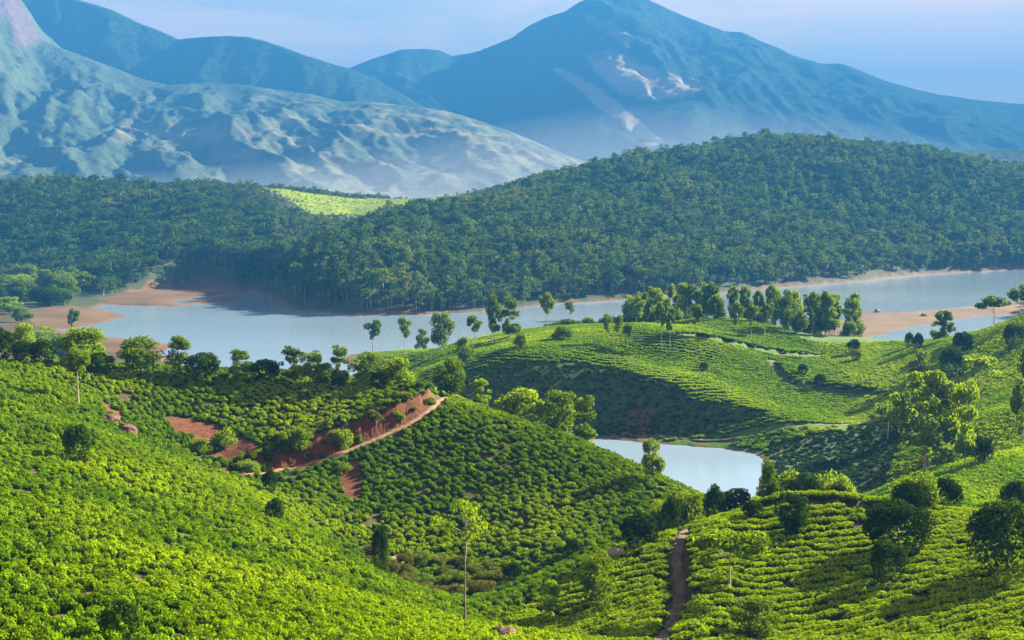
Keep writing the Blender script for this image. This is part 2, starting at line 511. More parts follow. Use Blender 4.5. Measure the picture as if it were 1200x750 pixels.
M['scrub'] = leaf_mat('dry_scrub_leaves', (0.10, 0.10, 0.02), (0.13, 0.16, 0.03), 0.3, rnd=0.5)
M['bark'] = solid_mat('bark', (0.10, 0.075, 0.05), (0.20, 0.16, 0.12), 3.0, 0.9)
M['palebark'] = solid_mat('pale_bark', (0.22, 0.18, 0.13), (0.36, 0.31, 0.24), 3.0, 0.85)
M['dirt'] = solid_mat('path_dirt', (0.16, 0.090, 0.044), (0.26, 0.165, 0.088), 0.8, 0.95, 0.05)
M['greydirt'] = solid_mat('track_dirt', (0.060, 0.040, 0.026), (0.125, 0.086, 0.056), 0.8, 0.95, 0.05)
M['rock'] = solid_mat('rock', (0.16, 0.12, 0.10), (0.32, 0.26, 0.22), 1.3, 0.9, 0.08)
M['redrock'] = solid_mat('red_earth_rock', (0.05, 0.024, 0.016), (0.11, 0.06, 0.043), 1.3, 0.9, 0.08)

def ground_material():
    m, nt = new_mat('ground')
    P = pos(nt)
    def attr(n):
        a = nd(nt, 'ShaderNodeAttribute'); a.attribute_name = n
        return a.outputs['Fac']
    n1 = noise(nt, 0.35, 6.0, 0.65, P)
    n2 = noise(nt, 0.03, 4.0, 0.55, P)
    n3 = noise(nt, 2.2, 4.0, 0.6, P)
    soil = mixc(nt, rng(nt, n1, 0.35, 0.65), (0.030, 0.017, 0.009), (0.070, 0.038, 0.018))
    soil = mixc(nt, rng(nt, n3, 0.45, 0.62, 0, 0.8), soil, (0.045, 0.075, 0.014))
    grass = mixc(nt, rng(nt, n1, 0.3, 0.7), (0.035, 0.075, 0.006), (0.07, 0.125, 0.008))
    n4 = noise(nt, 0.09, 5.0, 0.7, P)
    clearing = mixc(nt, rng(nt, n4, 0.38, 0.62), (0.085, 0.145, 0.005), (0.18, 0.225, 0.008))
    floor = mixc(nt, rng(nt, n1, 0.35, 0.65), (0.020, 0.038, 0.012), (0.050, 0.060, 0.022))
    sand = mixc(nt, rng(nt, n2, 0.35, 0.65), (0.075, 0.042, 0.021), (0.118, 0.072, 0.038))
    sand = mixc(nt, rng(nt, n1, 0.5, 0.7, 0, 0.5), sand, (0.07, 0.068, 0.025))
    red = mixc(nt, rng(nt, n1, 0.32, 0.62), (0.050, 0.016, 0.007), (0.12, 0.042, 0.018))
    red = mixc(nt, rng(nt, n3, 0.45, 0.65, 0, 0.6), red, (0.035, 0.014, 0.008))
    field = mixc(nt, rng(nt, n1, 0.35, 0.65), (0.10, 0.075, 0.035), (0.17, 0.13, 0.06))
    def edge(a):       # ragged edges
        ad = nd(nt, 'ShaderNodeMath', operation='ADD')
        nt.links.new(attr(a), ad.inputs[0])
        nt.links.new(rng(nt, n1, 0.2, 0.8, -0.3, 0.3), ad.inputs[1])
        return rng(nt, ad.outputs[0], 0.42, 0.58)
    col = mixc(nt, edge('grass'), soil, grass)
    col = mixc(nt, edge('steep_or_shade'), col, mixc(nt, rng(nt, n1, 0.35, 0.65), (0.022, 0.045, 0.012), (0.05, 0.075, 0.018)))  # darker ground: shade of flank, valley floor and pond bank put into the colour
    col = mixc(nt, edge('forest'), col, floor)
    col = mixc(nt, edge('clearing'), col, clearing)
    col = mixc(nt, edge('field'), col, field)
    col = mixc(nt, edge('sand'), col, sand)
    col = mixc(nt, edge('red'), col, red)
    b = nd(nt, 'ShaderNodeBsdfPrincipled', Roughness=0.95)
    b.inputs['Specular IOR Level'].default_value = 0.1
    nt.links.new(col, b.inputs['Base Color'])
    bp = nd(nt, 'ShaderNodeBump', Strength=0.8, Distance=0.35)
    nt.links.new(n1, bp.inputs['Height']); nt.links.new(bp.outputs[0], b.inputs['Normal'])
    out = nt.nodes.new('ShaderNodeOutputMaterial')
    nt.links.new(b.outputs[0], out.inputs['Surface'])
    return m
M['ground'] = ground_material()

def water_material():
    m, nt = new_mat('water')
    P = pos(nt)
    b = nd(nt, 'ShaderNodeBsdfPrincipled', Roughness=0.07, IOR=1.33)
    b.inputs['Base Color'].default_value = (0.16, 0.225, 0.29, 1)
    mp = nd(nt, 'ShaderNodeMapping'); mp.inputs['Scale'].default_value = (0.35, 1.0, 1.0)
    nt.links.new(P, mp.inputs['Vector'])
    f = noise(nt, 0.55, 5.0, 0.6, mp.outputs[0])
    amp = rng(nt, noise(nt, 0.006, 3.0, 0.5, mp.outputs[0]), 0.38, 0.62, 0.05, 0.5)
    bp = nd(nt, 'ShaderNodeBump', Distance=0.35)
    nt.links.new(amp, bp.inputs['Strength'])
    nt.links.new(f, bp.inputs['Height']); nt.links.new(bp.outputs[0], b.inputs['Normal'])
    out = nt.nodes.new('ShaderNodeOutputMaterial')
    nt.links.new(b.outputs[0], out.inputs['Surface'])
    return m
M['water'] = water_material()

# ------------------------------------------------------------------ mesh helpers
def mesh_np(name, verts, faces, mat=None, smooth=False, mats=None, mat_idx=None):
    me = bpy.data.meshes.new(name)
    verts = np.asarray(verts, np.float32)
    if isinstance(faces, np.ndarray):
        n, k = faces.shape
        me.vertices.add(len(verts)); me.vertices.foreach_set('co', verts.ravel())
        me.loops.add(n * k); me.loops.foreach_set('vertex_index', faces.astype(np.int32).ravel())
        me.polygons.add(n)
        me.polygons.foreach_set('loop_start', np.arange(0, n * k, k, dtype=np.int32))
        me.polygons.foreach_set('loop_total', np.full(n, k, np.int32))
    else:
        me.from_pydata(verts.tolist(), [], faces)
    for mt in (mats or [mat]):
        if mt: me.materials.append(mt)
    if mat_idx is not None:
        me.polygons.foreach_set('material_index', np.asarray(mat_idx, np.int32))
    if smooth:
        me.polygons.foreach_set('use_smooth', np.ones(len(me.polygons), bool))
    me.update(calc_edges=True)
    me.validate()
    return me

def link(name, me, parent=None, loc=None):
    o = bpy.data.objects.new(name, me)
    COL.objects.link(o)
    if parent: o.parent = parent
    if loc is not None: o.location = loc
    return o

def tag(o, label=None, cat=None, group=None, kind=None):
    if label: o['label'] = label
    if cat: o['category'] = cat
    if group: o['group'] = group
    if kind: o['kind'] = kind
    return o

def grid_faces(nr, nc):
    i = np.arange(nr - 1)[:, None] * nc + np.arange(nc - 1)[None, :]
    i = i.ravel()
    return np.stack([i, i + 1, i + nc + 1, i + nc], 1)

# ------------------------------------------------------------------ ground sheet
r = np.r_[np.linspace(2, 58, 14), np.geomspace(60, 470, 330), np.geomspace(475, 3200, 150), np.geomspace(3400, 10500, 14)]
th = np.r_[np.linspace(-62, -30, 24, endpoint=False), np.linspace(-30, 30, 430), np.linspace(30, 62, 25)[1:]]
RR, TT = np.meshgrid(r, np.radians(th), indexing='ij')
gx, gy = (RR * np.sin(TT)).ravel(), (RR * np.cos(TT)).ravel()
gz = H(gx, gy)
gme = mesh_np('ground', np.stack([gx, gy, gz], 1), grid_faces(len(r), len(th))[:, ::-1], M['ground'], True)

def set_attr(me, name, v):
    a = me.attributes.new(name, 'FLOAT', 'POINT')
    a.data.foreach_set('value', np.asarray(v, np.float32))

def soft(P, x, y, w):
    return 1 - sstep(-w, w, poly_sdf(P, x, y))

def masks(x, y):
    w = water_sdf(x, y)
    sand = (1 - sstep(2.5, 6, w)) * sstep(420, 480, y)
    sand = np.maximum(sand, (1 - sstep(0.6, 2, w)) * 0.8)
    wob = 9 * fbm(x / 28, y / 28, 4, 93)
    for P in SAND: sand = np.maximum(sand, 1 - sstep(-6, 6, poly_sdf(P, x, y) + wob))
    red = np.zeros_like(x)
    for P in EARTH: red = np.maximum(red, soft(P, x, y, 1.5) * (0.72 + 0.6 * fbm(x / 5, y / 5, 3, 67)))
    for nme, wid in (('hill_path', 3.2),):
        T = TRACKS[nme]
        d, s, al = line_sd(T['P'], x, y)
        up = d * s * T['side']
        red = np.maximum(red, (0.75 + 0.5 * fbm(x / 3.5, y / 3.5, 3, 66)) * (al < 0.86) * ((up > -1.0) & (up < wid * np.sin(np.clip(al, 0.03, 0.97) * math.pi) ** 0.4)) * 1.0)
    forest = sstep(780, 860, y + 0.15 * x * 0) * (1 - soft(GRASS_PATCH, x, y, 12)) * (w > 4)
    grass = np.maximum(soft(GRASS_PATCH, x, y, 15), sstep(290, 330, y) * (1 - sstep(760, 800, y)))
    grass = grass * (1 - 0.8 * (1 - sstep(-150, -120, x)) * (1 - sstep(1000, 1010, y)))
    grass = np.maximum(grass, sstep(2200, 2500, y) * 0.6)
    field = soft(np.array([at(*p)[:2] for p in [(440, 455, 300), (490, 465, 285), (500, 445, 330), (470, 432, 360), (440, 440, 340)]]), x, y, 4)
    field = np.maximum(field, soft(SCRUB, x, y, 3) * (0.45 + 0.5 * fbm(x / 5, y / 5, 2, 68)))
    e = 1.5
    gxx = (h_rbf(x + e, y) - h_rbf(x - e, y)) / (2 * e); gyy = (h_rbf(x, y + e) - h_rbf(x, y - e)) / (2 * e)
    steep_or_shade = sstep(0.36, 0.50, np.hypot(gxx, gyy) + 0.08 * fbm(x / 14, y / 14, 3, 91)) * sstep(330, 370, y) * (1 - sstep(440, 450, y)) * (1 - sstep(140, 155, x))  # steep flank: no tea, ground painted dark for its shade
    steep_or_shade = np.maximum(steep_or_shade, 1 - sstep(-2.5, 2.5, poly_sdf(SHADE_FLOOR, x, y) + 4 * fbm(x / 10, y / 10, 3, 95)))  # flat floor joins the mask to take the painted shade
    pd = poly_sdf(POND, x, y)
    steep_or_shade = np.maximum(steep_or_shade, (1 - sstep(18, 26, pd + 5 * fbm(x / 9, y / 9, 2, 92))) * sstep(385, 392, y) * (1 - sstep(95, 110, x)))  # strip beside the pond darkened as shade too
    return dict(clearing=soft(GRASS_PATCH, x, y, 15), steep_or_shade=steep_or_shade, sand=sand, red=red, forest=forest, grass=grass, field=field, w=w)
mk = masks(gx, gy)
for k in ('sand', 'red', 'forest', 'grass', 'field', 'steep_or_shade', 'clearing'):
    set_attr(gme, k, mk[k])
ground = tag(link('ground', gme), 'hilly ground of the tea estate round the lake', None, kind='structure')

# water
def fan(P, z, name):
    from mathutils.geometry import tessellate_polygon
    tris = tessellate_polygon([[Vector((p[0], p[1], 0)) for p in P]])
    me = mesh_np(name, [(p[0], p[1], z) for p in P], [t if True else t for t in [tuple(t) for t in tris]], M['water'])
    return me
def grow(P, d):
    c = P.mean(0)
    out = []
    n = len(P)
    area = 0.5 * sum(P[i][0] * P[(i + 1) % n][1] - P[(i + 1) % n][0] * P[i][1] for i in range(n))
    for i in range(n):
        t = P[(i + 1) % n] - P[i - 1]
        t = t / (np.hypot(*t) + 1e-9)
        nn = np.array([t[1], -t[0]]) * (1 if area > 0 else -1)
        out.append(P[i] + nn * d)
    return np.array(out)
def water_sheet(name, x0, x1, y0, y1):
    me = mesh_np(name, [(x0, y0, 0), (x1, y0, 0), (x1, y1, 0), (x0, y1, 0)], np.array([[0, 1, 2, 3]]), M['water'])
    return tag(link(name, me), kind='structure')
def box_of(P, m=12):
    return P[:, 0].min() - m, P[:, 0].max() + m, P[:, 1].min() - m, P[:, 1].max() + m
lx = box_of(LAKE, 20)
water_sheet('lake_water', lx[0], lx[1], 460, lx[3])
px_ = box_of(POND, 14)
water_sheet('pond_water', px_[0], px_[1], px_[2], min(px_[3], 440))

# tracks
def build_track(name, T, mat, label=None):
    P, z, w = T['P'], T['z'], T['w']
    t = np.gradient(P, axis=0); t /= np.hypot(t[:, 0], t[:, 1])[:, None]
    nrm = np.stack([-t[:, 1], t[:, 0]], 1)
    v = []
    prof = [(-0.55, -0.12), (-0.42, 0.10), (-0.2, 0.07), (0, 0.11), (0.2, 0.07), (0.42, 0.10), (0.55, -0.12)]
    rr = random.Random(len(P))
    for i in range(len(P)):
        wl, wr = w * (0.75 + 0.6 * rr.random()), w * (0.75 + 0.6 * rr.random())
        for a, dz in prof:
            ww = wl if a < 0 else wr
            v.append((P[i][0] + nrm[i][0] * a * ww, P[i][1] + nrm[i][1] * a * ww, z[i] + dz + 0.03 * rr.random()))
    me = mesh_np(name, v, grid_faces(len(P), len(prof))[:, ::-1], mat, True)
    return tag(link(name, me), label, kind='structure')
build_track('hill_path', TRACKS['hill_path'], M['dirt'], 'pale dirt path climbing below the red earth bank')
build_track('knoll_path', TRACKS['knoll_track'], M['greydirt'], 'grey dirt track running down the near knoll')
build_track('terrace_path', TRACKS['knoll_terrace'], M['greydirt'], 'narrow terrace path below the bright top strip of the knoll')
build_track('plateau_path', TRACKS['plateau_path'], M['greydirt'], 'dark footpath curving across the bright plateau tea')
build_track('slope_path', TRACKS['slope_path'], M['greydirt'], 'path cut into the slope above the shaded flank')
build_track('shore_road', TRACKS['shore_road'], M['greydirt'], 'pale road following the far shore of the pond')
# ------------------------------------------------------------------ mountains
def mountain_material(name, bare_amt, green1, green2, grass1, grass2, scale, namp=0.55, bump=7.0):
    m, nt = new_mat(name)
    P = pos(nt)
    a = nd(nt, 'ShaderNodeAttribute'); a.attribute_name = 'bare'
    rk = nd(nt, 'ShaderNodeAttribute'); rk.attribute_name = 'cliff'
    n0 = noise(nt, scale * 0.25, 6.0, 0.62, P)
    n1 = noise(nt, scale, 8.0, 0.66, P)
    n2 = noise(nt, scale * 6, 6.0, 0.7, P)
    forest = mixc(nt, rng(nt, n2, 0.35, 0.65), green1, green2)
    grass = mixc(nt, rng(nt, n1, 0.35, 0.65), grass1, grass2)
    s = nd(nt, 'ShaderNodeMath', operation='ADD')
    nt.links.new(a.outputs['Fac'], s.inputs[0])
    nt.links.new(rng(nt, n1, 0.25, 0.75, -namp, namp), s.inputs[1])
    s2 = nd(nt, 'ShaderNodeMath', operation='ADD')
    nt.links.new(s.outputs[0], s2.inputs[0])
    nt.links.new(rng(nt, n0, 0.3, 0.7, -0.5 + bare_amt, 0.5 + bare_amt), s2.inputs[1])
    col = mixc(nt, rng(nt, s2.outputs[0], 0.35, 1.05), forest, grass)
    col = mixc(nt, rk.outputs['Fac'], col, mixc(nt, rng(nt, n2, 0.3, 0.7), (0.085, 0.058, 0.055), (0.16, 0.12, 0.115)))
    b = nd(nt, 'ShaderNodeBsdfPrincipled', Roughness=1.0)
    b.inputs['Specular IOR Level'].default_value = 0.0
    nt.links.new(col, b.inputs['Base Color'])
    bp = nd(nt, 'ShaderNodeBump', Strength=1.0, Distance=bump)
    nt.links.new(n2, bp.inputs['Height']); nt.links.new(bp.outputs[0], b.inputs['Normal'])
    out = nt.nodes.new('ShaderNodeOutputMaterial')
    nt.links.new(b.outputs[0], out.inputs['Surface'])
    return m

def mountain(name, crest, Y0, front, back, nx, ny, spur, spurlen, seed, mat, bare_fn=None, cliff_fn=None, foot=-2.5, power=1.25, tilt=0.0, rough=0.02, wob=0.0):
    c = np.array([at(p[0], p[1], Y0) for p in crest])
    xs = np.linspace(c[0, 0], c[-1, 0], nx)
    ys = np.r_[np.linspace(Y0 - front, Y0, ny), np.linspace(Y0, Y0 + back, ny // 4)[1:]]
    X, Y = np.meshgrid(xs, ys)
    t = np.where(Y <= Y0, (Y0 - Y) / front, (Y - Y0) / back)
    # crest line, smoothed between the listed points; spurs lean sideways as they come down
    side = X + tilt * t * front + wob * fbm(X / 900, Y / 900, 3, seed + 5) * t
    zc = np.interp(side, c[:, 0], c[:, 2])
    zc0 = np.interp(X, c[:, 0], c[:, 2])
    zc = zc * np.minimum(t * 3, 1) + zc0 * (1 - np.minimum(t * 3, 1))
    Z = zc * (1 - t) ** power
    rid = fbm(side / spurlen, Y / (spurlen * 1.8), 6, seed, 0.52, ridged=True)
    Z = Z + spur * zc * (rid - 0.15) * np.sin(np.pi * np.clip(t, 0, 1) ** 0.75) ** 0.9
    Z = Z + rough * zc * fbm(X / 130, Y / 130, 4, seed + 9) * np.minimum(0.25 + t * 6, 1) * (1 - t)
    e = sstep(0, 0.06, (X - xs[0]) / (xs[-1] - xs[0])) * sstep(0, 0.06, (xs[-1] - X) / (xs[-1] - xs[0]))
    Z = np.maximum(Z * np.maximum(e, 0.0), foot)
    v = np.stack([X.ravel(), Y.ravel(), Z.ravel()], 1)
    me = mesh_np(name, v, grid_faces(len(ys), nx), mat, True)
    u, w = project(v[:, 0], v[:, 1], v[:, 2])
    set_attr(me, 'bare', bare_fn(u, w, rid.ravel(), t.ravel()) if bare_fn else np.zeros(len(v)))
    set_attr(me, 'cliff', cliff_fn(v, t.ravel()) if cliff_fn else np.zeros(len(v)))
    return tag(link(name, me), kind='structure')

def blob(u, w, pts, soft_px):
    return 1 - sstep(-soft_px, soft_px, poly_sdf(np.array(pts, float), u, w))

G_NEAR = mountain_material('grassy_mountain', 0.08, (0.040, 0.066, 0.040), (0.085, 0.105, 0.062), (0.14, 0.145, 0.08), (0.21, 0.195, 0.12), 0.009)
G_FAR = mountain_material('forested_mountain', -0.42, (0.015, 0.038, 0.020), (0.055, 0.078, 0.042), (0.27, 0.23, 0.14), (0.40, 0.33, 0.21), 0.0055, 0.35, 16.0)

def near_bare(u, w, rid, t):
    b = 0.42 * sstep(150, 420, u) + 0.30 * sstep(90, 170, w) - 0.35 * (1 - sstep(40, 110, w))
    b = b + 0.45 * blob(u, w, [(120, 150), (180, 122), (240, 140), (300, 170), (320, 195), (200, 190), (150, 175)], 18)
    b = b + 0.45 * blob(u, w, [(400, 128), (470, 118), (560, 150), (620, 180), (560, 190), (470, 165)], 14)
    return b - 0.25
def near_cliff(v, t):
    u, w = project(v[:, 0], v[:, 1], v[:, 2])
    return blob(u, w, [(-20, -30), (22, 0), (36, 22), (48, 48), (30, 55), (18, 52), (12, 25), (-20, 10)], 5) + 0.5 * blob(u, w, [(270, 140), (292, 150), (310, 175), (290, 172)], 6) + 0.5 * blob(u, w, [(140, 142), (165, 150), (150, 165)], 6)
def far_bare(u, w, rid, t):
    b = 2.2 * blob(u, w, [(642, 80), (662, 78), (700, 102), (735, 130), (782, 168), (760, 168), (720, 138), (680, 108)], 7)
    b = b + 1.55 * blob(u, w, [(672, 58), (720, 55), (760, 75), (830, 98), (815, 112), (770, 122), (735, 118), (700, 92)], 12)
    b = b + 1.3 * blob(u, w, [(680, 12), (720, 22), (745, 45), (735, 55), (700, 40), (685, 28)], 6)
    return b + 0.55 * sstep(0.45, 0.95, t) + 0.0  # paler towards the foot: dry grass that also stands in for mist

mountain('peak_mountain', [(150, 150), (250, 122), (330, 100), (410, 79), (440, 68), (470, 58), (500, 57), (515, 59), (530, 66), (560, 60), (600, 45), (620, 30), (640, 20), (660, 14), (680, 2), (700, -6), (740, -6), (760, 0), (780, 9), (800, 18),
          (830, 30), (850, 37), (870, 38), (890, 48), (930, 65), (960, 74), (985, 75), (1040, 95), (1070, 104), (1100, 111), (1150, 118), (1200, 122), (1300, 130), (1450, 150), (1650, 190)],
         6300, 2300, 1500, 460, 190, 0.115, 520, 21, G_FAR, far_bare, None, tilt=-0.10, power=1.15)
mountain('shoulder_mountain', [(-350, 0), (-200, -50), (30, -14), (80, -4), (110, 5), (135, 13), (160, 26), (190, 37), (210, 46), (240, 43), (270, 42), (290, 43), (310, 48), (335, 56), (360, 66), (390, 75), (410, 80), (440, 92), (470, 110), (560, 160), (620, 200)],
         5100, 900, 700, 320, 90, 0.12, 400, 41, G_FAR, None, None, tilt=0.1)
mountain('grassy_mountain', [(-420, 20), (-300, -40), (-100, -30), (0, -14), (22, -4), (36, 18), (50, 47), (80, 60), (130, 78), (165, 92), (200, 100), (240, 97), (280, 99), (330, 106), (370, 112), (400, 119), (430, 119), (460, 122), (520, 130), (560, 141), (590, 151), (620, 163), (660, 180), (700, 196), (780, 215)],
         4300, 1650, 1000, 460, 220, 0.155, 300, 61, G_NEAR, near_bare, near_cliff, tilt=-0.25, power=1.2, rough=0.035, wob=160)
mountain('low_ridge', [(960, 222), (1040, 195), (1100, 180), (1150, 174), (1200, 176), (1300, 172), (1450, 200)],
         3000, 500, 400, 160, 60, 0.10, 160, 81, G_FAR, None, None, rough=0.1)

# the air: one closed box round camera and scene
hv = [(x, y, z) for x in (-9000, 9000) for y in (-300, 10700) for z in (-6, 1180)]
hf = [(0, 1, 3, 2), (4, 6, 7, 5), (0, 4, 5, 1), (2, 3, 7, 6), (0, 2, 6, 4), (1, 5, 7, 3)]
hm, hnt = new_mat('haze')
pv = hnt.nodes.new('ShaderNodeVolumePrincipled')
pv.inputs['Color'].default_value = (*HAZE_COLOR, 1)
pv.inputs['Density'].default_value = HAZE_DENSITY
pv.inputs['Anisotropy'].default_value = 0.0
ho = hnt.nodes.new('ShaderNodeOutputMaterial')
hnt.links.new(pv.outputs[0], ho.inputs['Volume'])
tag(link('haze', mesh_np('haze', hv, hf, hm)), 'blue morning haze filling the air over lake and mountains', kind='stuff')

# ------------------------------------------------------------------ plants: leaf sprays on clumps, tapered trunks
def leaf_quads(rs, pts, nrm, size, jit=0.55, up=0.0):
    n = len(pts)
    nn = nrm + jit * rs.normal(size=(n, 3)); nn[:, 2] += up
    nn /= np.linalg.norm(nn, axis=1)[:, None] + 1e-9
    a = rs.normal(size=(n, 3))
    a -= (a * nn).sum(1)[:, None] * nn
    a /= np.linalg.norm(a, axis=1)[:, None] + 1e-9
    b = np.cross(nn, a)
    s = size * (0.6 + 0.8 * rs.random(n))[:, None]
    a, b = a * s, b * s * 0.55
    v = np.stack([pts - a, pts + b * 0.9 - a * 0.1, pts + a, pts - b * 0.9 - a * 0.1], 1).reshape(-1, 3)
    return v, np.arange(4 * n).reshape(n, 4)

def clump_points(rs, clumps, n, lo=0.72, hi=1.06, top=0.0):
    c = np.array([q[:3] for q in clumps], float)
    rad = np.array([q[3:6] for q in clumps], float)
    vol = (rad.prod(1)) ** (2 / 3)
    k = rs.choice(len(c), n, p=vol / vol.sum())
    d = rs.normal(size=(n, 3)); d[:, 2] += top
    d /= np.linalg.norm(d, axis=1)[:, None]
    rr = lo + (hi - lo) * rs.random(n) ** 0.7
    return c[k] + d * rad[k] * rr[:, None], d

def tube(points, radii, sides=6):
    v, f = [], []
    P = [np.array(p, float) for p in points]
    for i, p in enumerate(P):
        t = P[min(i + 1, len(P) - 1)] - P[max(i - 1, 0)]
        t /= np.linalg.norm(t) + 1e-9
        u = np.cross(t, (0.3, 1, 0.1)); u /= np.linalg.norm(u)
        w = np.cross(t, u)
        for k in range(sides):
            a = 2 * math.pi * k / sides
            v.append(p + radii[i] * (math.cos(a) * u + math.sin(a) * w))
    for i in range(len(P) - 1):
        for k in range(sides):
            f.append((i * sides + k, i * sides + (k + 1) % sides, (i + 1) * sides + (k + 1) % sides, (i + 1) * sides + k))
    return v, f

def join(parts):
    V, F, o = [], [], 0
    for v, f in parts:
        V += [tuple(x) for x in v]
        F += [tuple(i + o for i in q) for q in f]
        o += len(v)
    return V, F

def trunk_mesh(rs, h, r0, clumps, limbs, name, mat, lean=0.0, multi=1):
    parts = []
    top = max(c[2] for c in clumps)
    for m in range(multi):
        bx, by = (rs.normal(size=2) * 0.25 * r0 * 6 if multi > 1 else (0, 0))
        pts, rad = [(bx, by, -0.3)], [r0 * 1.35]
        n = 7
        for i in range(1, n + 1):
            t = i / n
            pts.append((bx + lean * h * t * t + rs.normal() * 0.012 * h * t, by + rs.normal() * 0.012 * h * t, h * t))
            rad.append(r0 * (1 - 0.8 * t))
        parts.append(tube(pts, rad))
    order = rs.permutation(len(clumps))[:limbs]
    for k in order:
        c = np.array(clumps[k][:3])
        z0 = max(0.25 * h, min(c[2] - 0.25 * abs(c[0]) - 0.06 * h, 0.85 * h))
        s = np.array([lean * h * (z0 / h) ** 2, 0, z0])
        mid = s * 0.45 + c * 0.55 + np.array([0, 0, 0.03 * h])
        parts.append(tube([s, mid, c], [r0 * 0.45, r0 * 0.28, r0 * 0.1], 5))
    V, F = join(parts)
    return mesh_np(name, V, F, mat, True)

def clumps_for(kind, rs):
    """clumps in metres for a plant 10 m tall and about 10 m wide; scaled per plant afterwards"""
    C = []
    if kind == 'round':            # dense ball sitting low on a short stem
        C.append((0, 0, 4.9, 4.3, 4.3, 4.4))
        for i in range(26):
            d = rs.normal(size=3); d /= np.linalg.norm(d); d[2] = abs(d[2]) * 1.0 if rs.random() < .7 else d[2]
            r = 1.1 + rs.random() * 0.7
            C.append((d[0] * 3.7, d[1] * 3.7, 5.0 + d[2] * 3.8, r, r, r))
    elif kind == 'airy':           # upright oval of loose sprays
        for i in range(34):
            z = 2.2 + 7.2 * rs.random()
            env = 4.3 * math.sin(math.pi * min(max((z - 1.2) / 9.4, 0.05), 0.97)) ** 0.7
            a = rs.random() * 2 * math.pi; q = env * math.sqrt(rs.random())
            r = 0.8 + rs.random() * 1.0
            C.append((q * math.cos(a), q * math.sin(a), z, r * 1.1, r * 1.1, r * 0.85))
    elif kind == 'tall':           # narrow uneven column
        for i in range(26):
            z = 2.0 + 7.8 * rs.random()
            env = 3.6 * (1 - ((z - 5) / 5.6) ** 2) ** 0.5 * (0.6 + 0.6 * rs.random())
            a = rs.random() * 2 * math.pi; q = env * math.sqrt(rs.random())
            r = 0.7 + rs.random() * 0.8
            C.append((q * math.cos(a), q * math.sin(a), z, r * 1.2, r * 1.2, r * 0.7))
    elif kind == 'slender':        # bare pole, small tuft on top
        for i in range(12):
            z = 6.2 + 3.4 * rs.random()
            env = 3.6 * math.sin(math.pi * min(max((z - 5.4) / 4.9, 0.1), 0.95)) ** 0.6
            a = rs.random() * 2 * math.pi; q = env * math.sqrt(rs.random())
            r = 0.8 + rs.random() * 0.7
            C.append((q * math.cos(a), q * math.sin(a), z, r * 1.4, r * 1.4, r * 0.7))
        for i in range(2):
            C.append((rs.normal() * 0.8, rs.normal() * 0.8, 4 + 1.5 * rs.random(), 0.9, 0.9, 0.5))
    elif kind == 'umbrella':       # spreading open crown on a clear stem
        for i in range(26):
            a = rs.random() * 2 * math.pi; q = 4.3 * math.sqrt(rs.random())
            z = 8.6 - 0.16 * q * q * 0.8 + rs.normal() * 0.7
            r = 0.7 + rs.random() * 0.7
            C.append((q * math.cos(a), q * math.sin(a), z, r * 1.3, r * 1.3, r * 0.6))
    elif kind == 'sparse':         # thin scattered sprays high on a bare stem
        for i in range(15):
            a = rs.random() * 2 * math.pi; q = 4.4 * math.sqrt(rs.random())
            z = 8.4 - 0.10 * q * q + rs.normal() * 0.9
            r = 0.45 + rs.random() * 0.45
            C.append((q * math.cos(a), q * math.sin(a), z, r * 1.4, r * 1.4, r * 0.6))
    elif kind == 'shrub':          # leafy to the ground
        for i in range(24):
            a = rs.random() * 2 * math.pi; q = 4.0 * math.sqrt(rs.random())
            z = 1.2 + (7.2 * (1 - (q / 5.2) ** 2)) * (0.25 + 0.75 * rs.random())
            r = 1.0 + rs.random() * 1.0
            C.append((q * math.cos(a), q * math.sin(a), z, r * 1.1, r * 1.1, r))
    elif kind == 'broad':          # the big tree: stacked leafy masses with gaps
        for (x, z, w) in ((0, 8.9, 1.4), (-1.4, 8.0, 1.5), (1.2, 7.9, 1.6), (-2.2, 6.6, 1.4), (2.6, 6.9, 1.3), (0.4, 6.4, 1.6), (3.6, 5.9, 1.1), (-2.0, 5.1, 1.4), (1.8, 4.9, 1.6), (3.7, 4.7, 1.0), (-0.6, 4.0, 1.2),
                          (2.6, 3.3, 1.4), (-2.4, 3.7, 1.0), (1.0, 2.6, 1.1), (3.8, 2.7, 0.9), (-1.2, 2.7, 0.8)):
            for k in range(3):
                r = w * (0.45 + 0.35 * rs.random())
                C.append((x + rs.normal() * w * 0.5, rs.normal() * 1.9, z + rs.normal() * w * 0.35, r * 1.2, r * 1.2, r * 0.85))
    return C

SPEC = {  # leaves, leaf size (in a 10 m frame), trunk height, trunk radius, limbs, stems
    'round': (2600, 0.42, 4.0, 0.30, 3, 1), 'airy': (3200, 0.36, 8.6, 0.17, 10, 1), 'tall': (2600, 0.36, 9.2, 0.16, 8, 1), 'slender': (1500, 0.42, 9.0, 0.26, 5, 1),
    'sparse': (700, 0.20, 8.4, 0.13, 13, 1), 'umbrella': (1300, 0.45, 8.0, 0.17, 12, 1), 'shrub': (2800, 0.40, 6.5, 0.10, 8, 4), 'broad': (5200, 0.32, 8.8, 0.24, 16, 1)}
CACHE = {}
def plant_meshes(kind, mat, var, bark, fine=1.0):
    key = (kind, mat, var, bark, fine)
    if key not in CACHE:
        rs = np.random.RandomState(abs(hash_str(kind)) % 9999 + var * 31)
        C = clumps_for(kind, rs)
        n, ls, th_, tr, limbs, multi = SPEC[kind]
        n = int(n * fine); ls = ls / math.sqrt(fine) if fine != 1 else ls
        p, d = clump_points(rs, C, n, lo=0.55 if kind != 'round' else 0.86)
        v, f = leaf_quads(rs, p, d, ls)
        crown = mesh_np('crown', v, f, M[mat])
        trunk = trunk_mesh(rs, th_, tr, C, limbs, 'trunk', M[bark], lean=rs.normal() * 0.03, multi=multi)
        CACHE[key] = (trunk, crown)
    return CACHE[key]

